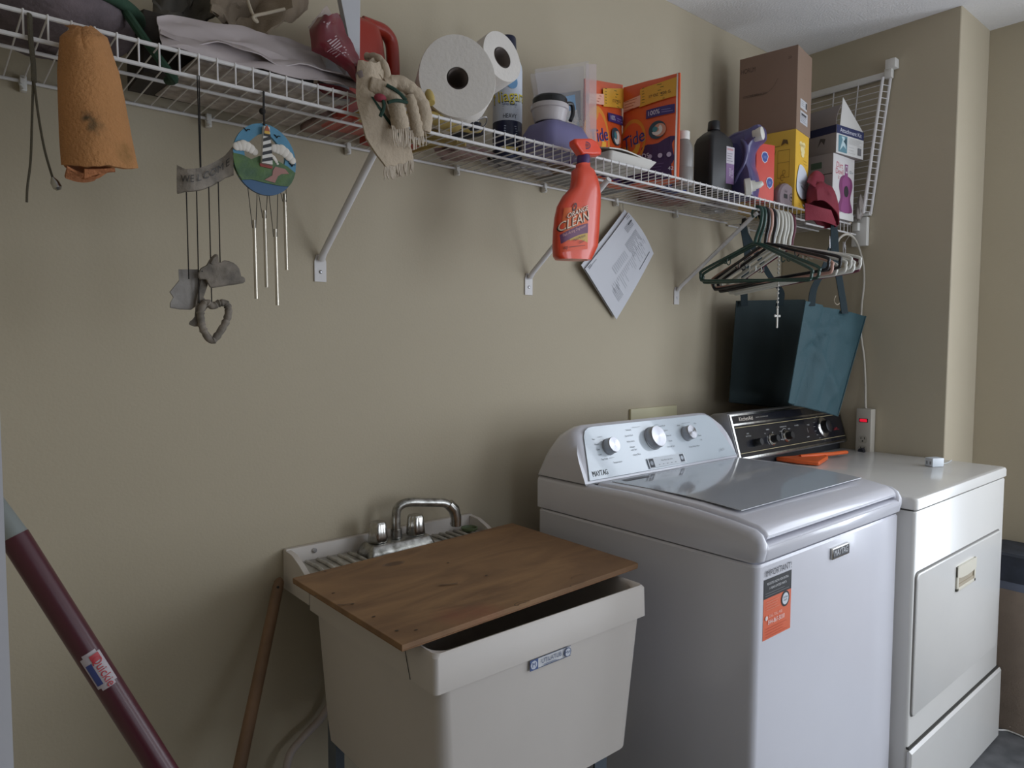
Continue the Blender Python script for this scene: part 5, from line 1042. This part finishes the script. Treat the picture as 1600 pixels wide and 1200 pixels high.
# booklet hanging on the wall from a clip
t = thing('paper_booklet', P(968, 335, y=-.01), 'printed white instruction booklet hanging askew on the wall behind the orange spray bottle', 'booklet')
A_, B_, C_, D_ = P(982, 332, y=-.022), P(1021, 396, y=-.03), P(963, 499, y=-.012), P(914, 420, y=-.030)
def pg(u, v, n): q = (A_*(1-u)+B_*u)*(1-v)+(D_*(1-u)+C_*u)*v; return q+V((0, -1, 0))*(n+.010*sin(pi*u*1.0)*(1-v)+.004*sin(pi*v))
PG = mat('booklet_paper', 'C9CAD0', .55, var=.02)
m = MB(); m.sheet(lambda u, v: pg(u, v, 0), 14, 14, .0015); m.build('page', PG, t)
m = MB(); m.sheet(lambda u, v: pg(u-.075, v-.0, -.006), 14, 14, .0015); m.build('rear_page', PG, t)
d = Dec(pg, .0016, .0001); R_ = random.Random(9)
def ln(u0, u1, v, hx='8E9098', w=.006): d.mb.use(pm(hx)); d.mb.add([pg(u0, v, d.h), pg(u1, v, d.h), pg(u1, v+w, d.h), pg(u0, v+w, d.h)], [[0, 1, 2, 3]])
for k_ in range(16): ln(.30, .30+.2*R_.random()+.15, .08+.017*k_)
for k_ in range(26): ln(.55, .60+.25*R_.random(), .06+.03*k_, 'A3A5AD', .005)
for k_ in range(8): ln(.10, .22, .06+.02*k_, '7E8088')
for k_ in range(10): ln(.36, .50, .40+.03*k_, 'B4B6BE', .012)
for k_ in range(6): ln(.62, .85, .74+.02*k_, 'A0A2AA')
ln(.86, .875, .06, '3A3C44', .28); ln(.12, .14, .04, '3A3C44', .09); ln(.04, .05, .8, '8E9098', .15)
for u in (.05, .02): ln(u, u+.008, .03, '55575E', .93)
d.build('printed_text', t)
m = MB(); m.tube([P(973, 318, y=-.012), P(974, 334, y=-.014), P(976, 342, y=-.020)], .0022, 8, flat=.5); m.build('hanging_clip', STEEL, t)

# clothes hangers
def hanger_mesh(m_, wide=.205):
    m = MB(); r = .0048     # local: plane y-z, hook point at origin, arms along y
    m.tube(catmull([(0, .012, -.022), (0, .0175, -.006), (0, .008, .008), (0, -.008, .008), (0, -.0185, -.008), (0, -.017, -.045), (0, -.006, -.078), (0, 0, -.105)], 6), [.0036+.0018*min(1, i/20) for i in range(43)], 9)
    m.tube(catmull([(0, -wide*.985, -.212), (0, -wide, -.198), (0, -wide*.96, -.182), (0, -.09, -.137), (0, -.02, -.108), (0, 0, -.104), (0, .02, -.108), (0, .09, -.137), (0, wide*.96, -.182), (0, wide, -.198), (0, wide*.985, -.212), (0, wide*.9, -.217), (0, .05, -.2165), (0, -.05, -.2165), (0, -wide*.9, -.217)], 5, True), r, 8, closed=True)
    for s_ in (-1, 1):
        m.tube(catmull([(0, s_*.100, -.144), (0, s_*.101, -.158), (0, s_*.108, -.162), (0, s_*.114, -.156)], 4), .0018, 6)
    me = m.build('clothes_hanger', m_, None, base=(0, 0, 0)); return me
HM = dict(green=mat('hunter_green_plastic', '27473F', .3, coat=.2, var=.04), black=mat('gloss_black_plastic', '17161B', .3, coat=.2), peach=mat('peach_plastic', 'B98F80', .35, coat=.1), white=mat('hanger_white', 'C9C7BE', .35, coat=.1, var=.03), maroon=mat('maroon_plastic', '5E2434', .35, coat=.2))
proto = {}
HZ = DZ-.034+.0
hl = [('green', 1.990, 4, 4, 'dark green plastic clothes hanger, first of the row from the left'), ('green', 2.008, 7, 2, 'dark green plastic clothes hanger just behind the first one'), ('black', 2.026, 5, -5, 'black plastic clothes hanger between the green and the peach ones'),
      ('peach', 2.044, 9, -3, 'peach plastic clothes hanger, the only pink one'), ('black', 2.062, 10, -7, 'black plastic clothes hanger on the right of the peach one'), ('white', 2.082, 8, -2, 'white plastic clothes hanger next to the second black one'),
      ('white', 2.101, 13, -5, 'white plastic clothes hanger, second white from the left'), ('white', 2.120, 11, -8, 'white plastic clothes hanger in the middle of the white ones'), ('white', 2.139, 15, -6, 'white plastic clothes hanger, second white from the right'),
      ('white', 2.158, 16, -9, 'white plastic clothes hanger, rightmost of the white ones'), ('maroon', 2.178, 13, -7, 'maroon plastic clothes hanger, last at the right end of the row')]
for c_, x, rz, rx, lab in hl:
    if c_ not in proto: o = proto[c_] = hanger_mesh(HM[c_])
    else: o = proto[c_].copy(); COL.objects.link(o)
    o.location = (x, SY-.001, HZ-.0012); o.rotation_euler = (radians(rx), 0, radians(rz-10)); tag(o, lab, 'clothes hanger', 'plastic clothes hangers on the shelf lip')

# rosary
PEARL = mat('pearl_beads', 'C9C6BE', .3, coat=.4, var=.03)
t = thing('rosary', P(1215, 508, y=-.362), 'pearl white rosary with a crucifix hanging from the hangers in front of the dark tote', 'rosary')
m = MB(); ys = [388+6.4*i for i in range(11)]+[458, 466, 472, 480]
for i, yy in enumerate(ys): m.ball(P(1217-.15*i, yy, y=-.362), .0040, n=6, seg=8)
m.tube([P(1217, 384, y=-.362), P(1215, 484, y=-.362)], .0008, 5); m.build('beads', PEARL, t)
m = MB(); c_ = P(1214.5, 497, y=-.362); m.box((c_.x-.0028, c_.y-.0018, c_.z-.026), (c_.x+.0028, c_.y+.0018, c_.z+.026), bev=.0008); m.box((c_.x-.0125, c_.y-.0018, c_.z+.004), (c_.x+.0125, c_.y+.0018, c_.z+.0095), bev=.0008)
for q in ((-.0135, .0067), (.0135, .0067), (0, .027), (0, -.027)): m.ball((c_.x+q[0], c_.y, c_.z+q[1]), .0042, sy=.6, n=6, seg=10)
m.build('crucifix', PEARL, t)

# tote bags
def tote(name, lab, corners, y0s, m_, depth, straps, folds):
    TL, TR, BR, BL = [P(x, y, y=yy) for (x, y), yy in zip(corners, y0s)]
    t = thing(name, (TL+TR)/2, lab, 'tote bag')
    N_ = (TR-TL).cross(V((0, 0, 1))).normalized()        # towards the room
    if N_.y > 0: N_ = -N_
    def f(u, v, s_):
        p = (TL*(1-u)+TR*u)*(1-v)+(BL*(1-u)+BR*u)*v
        b_ = depth*(.5*sin(pi*u)**.5*(.35+.65*min(1, v*1.3)))
        w_ = 0
        for fu, fv, du, dv_, a_, wd in folds:
            L_ = sqrt(du*du+dv_*dv_); e_ = ((u-fu)*dv_-(v-fv)*du)/L_; w_ += 1.8*a_*math.exp(-(e_/wd)**2)
        return p+N_*(b_*s_+(.010*noise.noise(V((u*2.6, v*3.1, depth*50+s_)))+w_)*min(1, 6*u, 6*(1-u)))
    m = MB(); n1, n2 = 22, 26
    A = [[f(i/n1, j/n2, 1) for j in range(n2+1)] for i in range(n1+1)]; B = [[f(i/n1, j/n2, -1) for j in range(n2+1)] for i in range(n1+1)]
    W2 = n2+1; n_ = (n1+1)*W2; vs_ = [p for r in A for p in r]+[p for r in B for p in r]; fs = []
    for i in range(n1):
        for j in range(n2): q = [i*W2+j, (i+1)*W2+j, (i+1)*W2+j+1, i*W2+j+1]; fs += [q, [n_+k for k in q[::-1]]]
    for i in range(n1): fs.append([i*W2+n2, (i+1)*W2+n2, n_+(i+1)*W2+n2, n_+i*W2+n2])
    for j in range(n2):
        for i in (0, n1): fs.append([i*W2+j, i*W2+j+1, n_+i*W2+j+1, n_+i*W2+j])
    m.add(vs_, fs); m.build('body', m_, t, ang=70)
    for e_ in (0, 1):
        m = MB(); m.tube([f(e_, j/14, 0)+N_*.002 for j in range(15)], .0022, 6); m.build('side_seam', m_, t)
    m = MB(); m.tube([f(i/14, 1, 0)+N_*.003 for i in range(15)], .0022, 6); m.build('bottom_seam', m_, t)
    for pts in straps:
        k_ = catmull(pts, 6); m = MB(); m.sheet(lambda u, v: k_[min(len(k_)-1, int(round(u*(len(k_)-1))))]+V((.024*(v-.5), -.012*(v-.5), 0)), len(k_)-1, 2, .003); m.build('strap', mat('dark_strap_fabric', '1C2C32', .85, bump=.3, var=.1), t)
    return t
DT = mat('shade_dark_tote_fabric', '2A383B', .85, bump=.3, bs=200, var=.08); TT = mat('lit_teal_tote_fabric', '27474F', .7, bump=.3, bs=220, var=.08)  # tote colours hold the light: rear darkened for shade, front lightened
tote('tote_bag', 'near-black tote bag hanging against the back wall behind the teal one', ((1150, 470), (1262, 468), (1248, 640), (1139, 628)), (-.10, -.10, -.085, -.085), DT, .085,
     [[P(1161, 350, y=-.10), P(1164, 368, y=-.10), P(1168, 400, y=-.10), P(1163, 440, y=-.11), P(1163, 478, y=-.125)], [P(1163, 362, y=-.10), P(1180, 392, y=-.10), P(1202, 430, y=-.11), P(1220, 455, y=-.12), P(1218, 478, y=-.125)]], [(.5, 0, .05, 1, .004, .03)])
TT_Y = -.40
tote('tote_bag', 'teal fabric tote bag hanging in front of the dark one, lit from the room', ((1258, 470), (1352, 494), (1308, 650), (1231, 629)), (-.345, -.345, -.33, -.33), TT, .022,
     [[P(1303, 352, y=-.335), P(1302, 378, y=-.335), P(1290, 415, y=-.335), P(1272, 450, y=-.338), P(1268, 478, y=-.35)], [P(1304, 360, y=-.335), P(1306, 400, y=-.335), P(1312, 440, y=-.338), P(1317, 470, y=-.345), P(1320, 490, y=-.35)]],
     [(.62, .0, -.35, .35, -.010, .035), (.0, .18, .5, .42, .008, .05), (.5, .30, .06, .5, -.008, .03), (.62, .27, .38, .08, -.006, .015), (.2, .95, .05, -.3, -.012, .06), (.75, .75, .3, -.5, .006, .06)])

# binder clips and wire clips holding the straps
for nm, p0, lab in (('binder_clip', (1163, 345, -.10), 'black binder clip with steel wire arms holding the dark tote strap'), ('binder_clip', (1297, 392, -.33), 'black binder clip beside the teal tote strap'), ('binder_clip', (1318, 400, -.32), 'small black clip dangling from a bent wire at the shelf end')):
    a_ = P(p0[0], p0[1], y=p0[2]); t = thing(nm, a_, lab, 'clip', 'clips under the end of the shelf')
    m = MB()
    for s_ in (-1, 1): m.tube(catmull([a_+V((.006*s_, 0, .05)), a_+V((.009*s_, -.002, .03)), a_+V((.007*s_, -.002, .008))], 5), .0014, 6)
    m.build('wire_arm', STEEL, t); m = MB(); m.prism([(-.010, -.014), (.010, -.014), (.006, .008), (-.006, .008)], -.006, .006, frame(a_, (1, 0, 0), (0, 0, 1))); m.build('jaw', BLACK, t)
m = MB(); m.tube(catmull([P(1328, 352, y=-.31), P(1328, 366, y=-.315), P(1322, 376, y=-.32), P(1319, 384, y=-.32), P(1321, 392, y=-.32)], 5), .0014, 6); tag(m.build('bent_wire', STEEL), 'thin bent wire hooked on the shelf end below the vacuum carton', 'wire')
m = MB(); m.tube([P(1303, 336, y=-.318), P(1303, 352, y=-.322), P(1304, 372, y=-.325), P(1303, 392, y=-.33)], .0035, 8, flat=.5); tag(m.build('black_strap', BLACK), 'narrow black strap hanging from the shelf beside the red cap', 'strap')
m = MB(); m.tube(catmull([P(1306, 462, y=-.30), P(1303, 470, y=-.305), P(1308, 476, y=-.31), P(1313, 470, y=-.305), P(1310, 450, y=-.30), P(1310, 425, y=-.30)], 5), .0018, 6); tag(m.build('white_string', mat('cream_cord', 'B7AB98', .9)), 'cream string knotted above the teal tote bag', 'string')

# power strip and cords on the end wall
GP = mat('ivory_strip_plastic', 'B5AFA4', .5, var=.05)
t = thing('power_strip', (2.68, -.35, .93), 'ivory power strip with a glowing red switch standing against the end wall', 'power strip')
a_ = P(1348, 640, x=2.672); c_ = P(1356, 707, x=2.672); ax = (a_-c_).normalized(); PSM = frame((a_+c_)/2, V((0, -1, 0)), ax)
hh = (a_-c_).length/2+.004
m = MB(); m.box((-.027, -hh, -.020), (.027, hh, .018), PSM, bev=.004); m.build('body', GP, t)
RED = mat('red_rocker', 'B0102A', .3, emis=('FF2040', .55))
m = MB(); m.box((-.016, hh-.050, .0165), (.016, hh-.036, .0185), PSM); sw = m.build('switch_frame', BLACK, t)
m = MB(); m.box((-.013, hh-.048, .0183), (.013, hh-.038, .0215), PSM, bev=.002); m.build('rocker', RED, sw)
for vz in (-.030, -.066):
    m = MB(); m.prism(rrect(-.016, .016, vz-.014, vz+.014, .010), .0175, .0190, PSM); oc = m.build('outlet', mat('outlet_face', 'A8A296', .5), t)
    d = Dec(PSM, .0192); d.rect(-.008, vz+.001, -.0055, vz+.009, '1C1A18'); d.rect(.0045, vz+.001, .007, vz+.009, '1C1A18'); d.disc(-.0005, vz-.006, .003, '1C1A18'); d.build('slots', oc)
m = MB(); top_ = PSM @ V((0, hh, 0))
m.tube(catmull([top_, top_+ax*.02, P(1352, 600, x=2.684), P(1350, 560, x=2.684), P(1345, 520, x=2.684), P(1346, 480, x=2.684), P(1350, 440, x=2.684), P(1348, 410, x=2.684), P(1338, 378, y=-.335), P(1325, 366, y=-.34), P(1312, 372, y=-.33), P(1305, 388, y=-.32)], 6), .0042, 8); m.build('cord', GP, t)
m = MB(); m.tube(catmull([P(1312, 636, y=-.20), P(1330, 660, y=-.26), P(1350, 688, y=-.33), PSM @ V((.012, -.075, .035)), PSM @ V((.0, -.078, .030))], 6), .0038, 8); m.tube([PSM @ V((.0, -.072, .036)), PSM @ V((.0, -.072, .0192))], [.010, .011], 12); o = m.build('appliance_cord', mat('black_rubber', '20202A', .5)); tag(o, 'black appliance cord plugged into the power strip', 'cord')

# painted cover plate on the back wall
CP = mat('cover_plate_paint', 'CBC4A2', .5, var=.02)
t = thing('wall_cover_plate', (1.88, -.004, .97), 'beige painted cover plate on the back wall behind the washer', 'wall plate')
m = MB(); m.box((1.757, -.009, .93), (2.003, -.0005, 1.097), bev=.003); m.build('plate', CP, t)
m = MB(); 
for x_ in (1.80, 1.96): m.lathe([(.004, 0), (.004, .001), (.002, .002)], frame((x_, -.0091, 1.06), (1, 0, 0), (0, 0, 1)), 12)
m.build('screws', CP, t)

# hamper by the right wall and cable on the floor
t = thing('laundry_hamper', (2.87, -1.0, 0), 'beige fabric hamper with a dark blue rim standing right of the dryer', 'hamper')
BF = mat('beige_hamper_fabric', '9A8A7C', .9, bump=.5, bs=200, var=.08, vs_=20); NB_ = mat('dark_blue_band', '3C4250', .8, bump=.4, bs=90, var=.3, vs_=15, hx2='30343C'); LB_ = mat('slate_band', '6F7688', .8, bump=.3)
def hrr(z, i=0): return [(x, y, z) for x, y in rrect(2.775+i, 2.975-i, -1.20+i, -.715-i, .03)]
m = MB(); m.loft([hrr(.001), hrr(.485)]); m.build('body', BF, t)
m = MB(); m.loft([hrr(.485, -.001), hrr(.512, -.001)]); m.build('lower_band', LB_, t)
m = MB(); m.loft([hrr(.512, -.002), hrr(.600, -.002), hrr(.608, .006)]); m.build('rim', NB_, t)
m = MB(); m.tube(catmull([P(1545, 1139, z=.004), P(1562, 1140.5, z=.004), P(1572, 1141, z=.004), P(1586, 1146, z=.004), P(1602, 1153, z=.004), P(1640, 1170, z=.004)], 5), .0028, 7); tag(m.build('white_cable', PLAST_W), 'thin white cable lying on the floor at the foot of the hamper', 'cable')
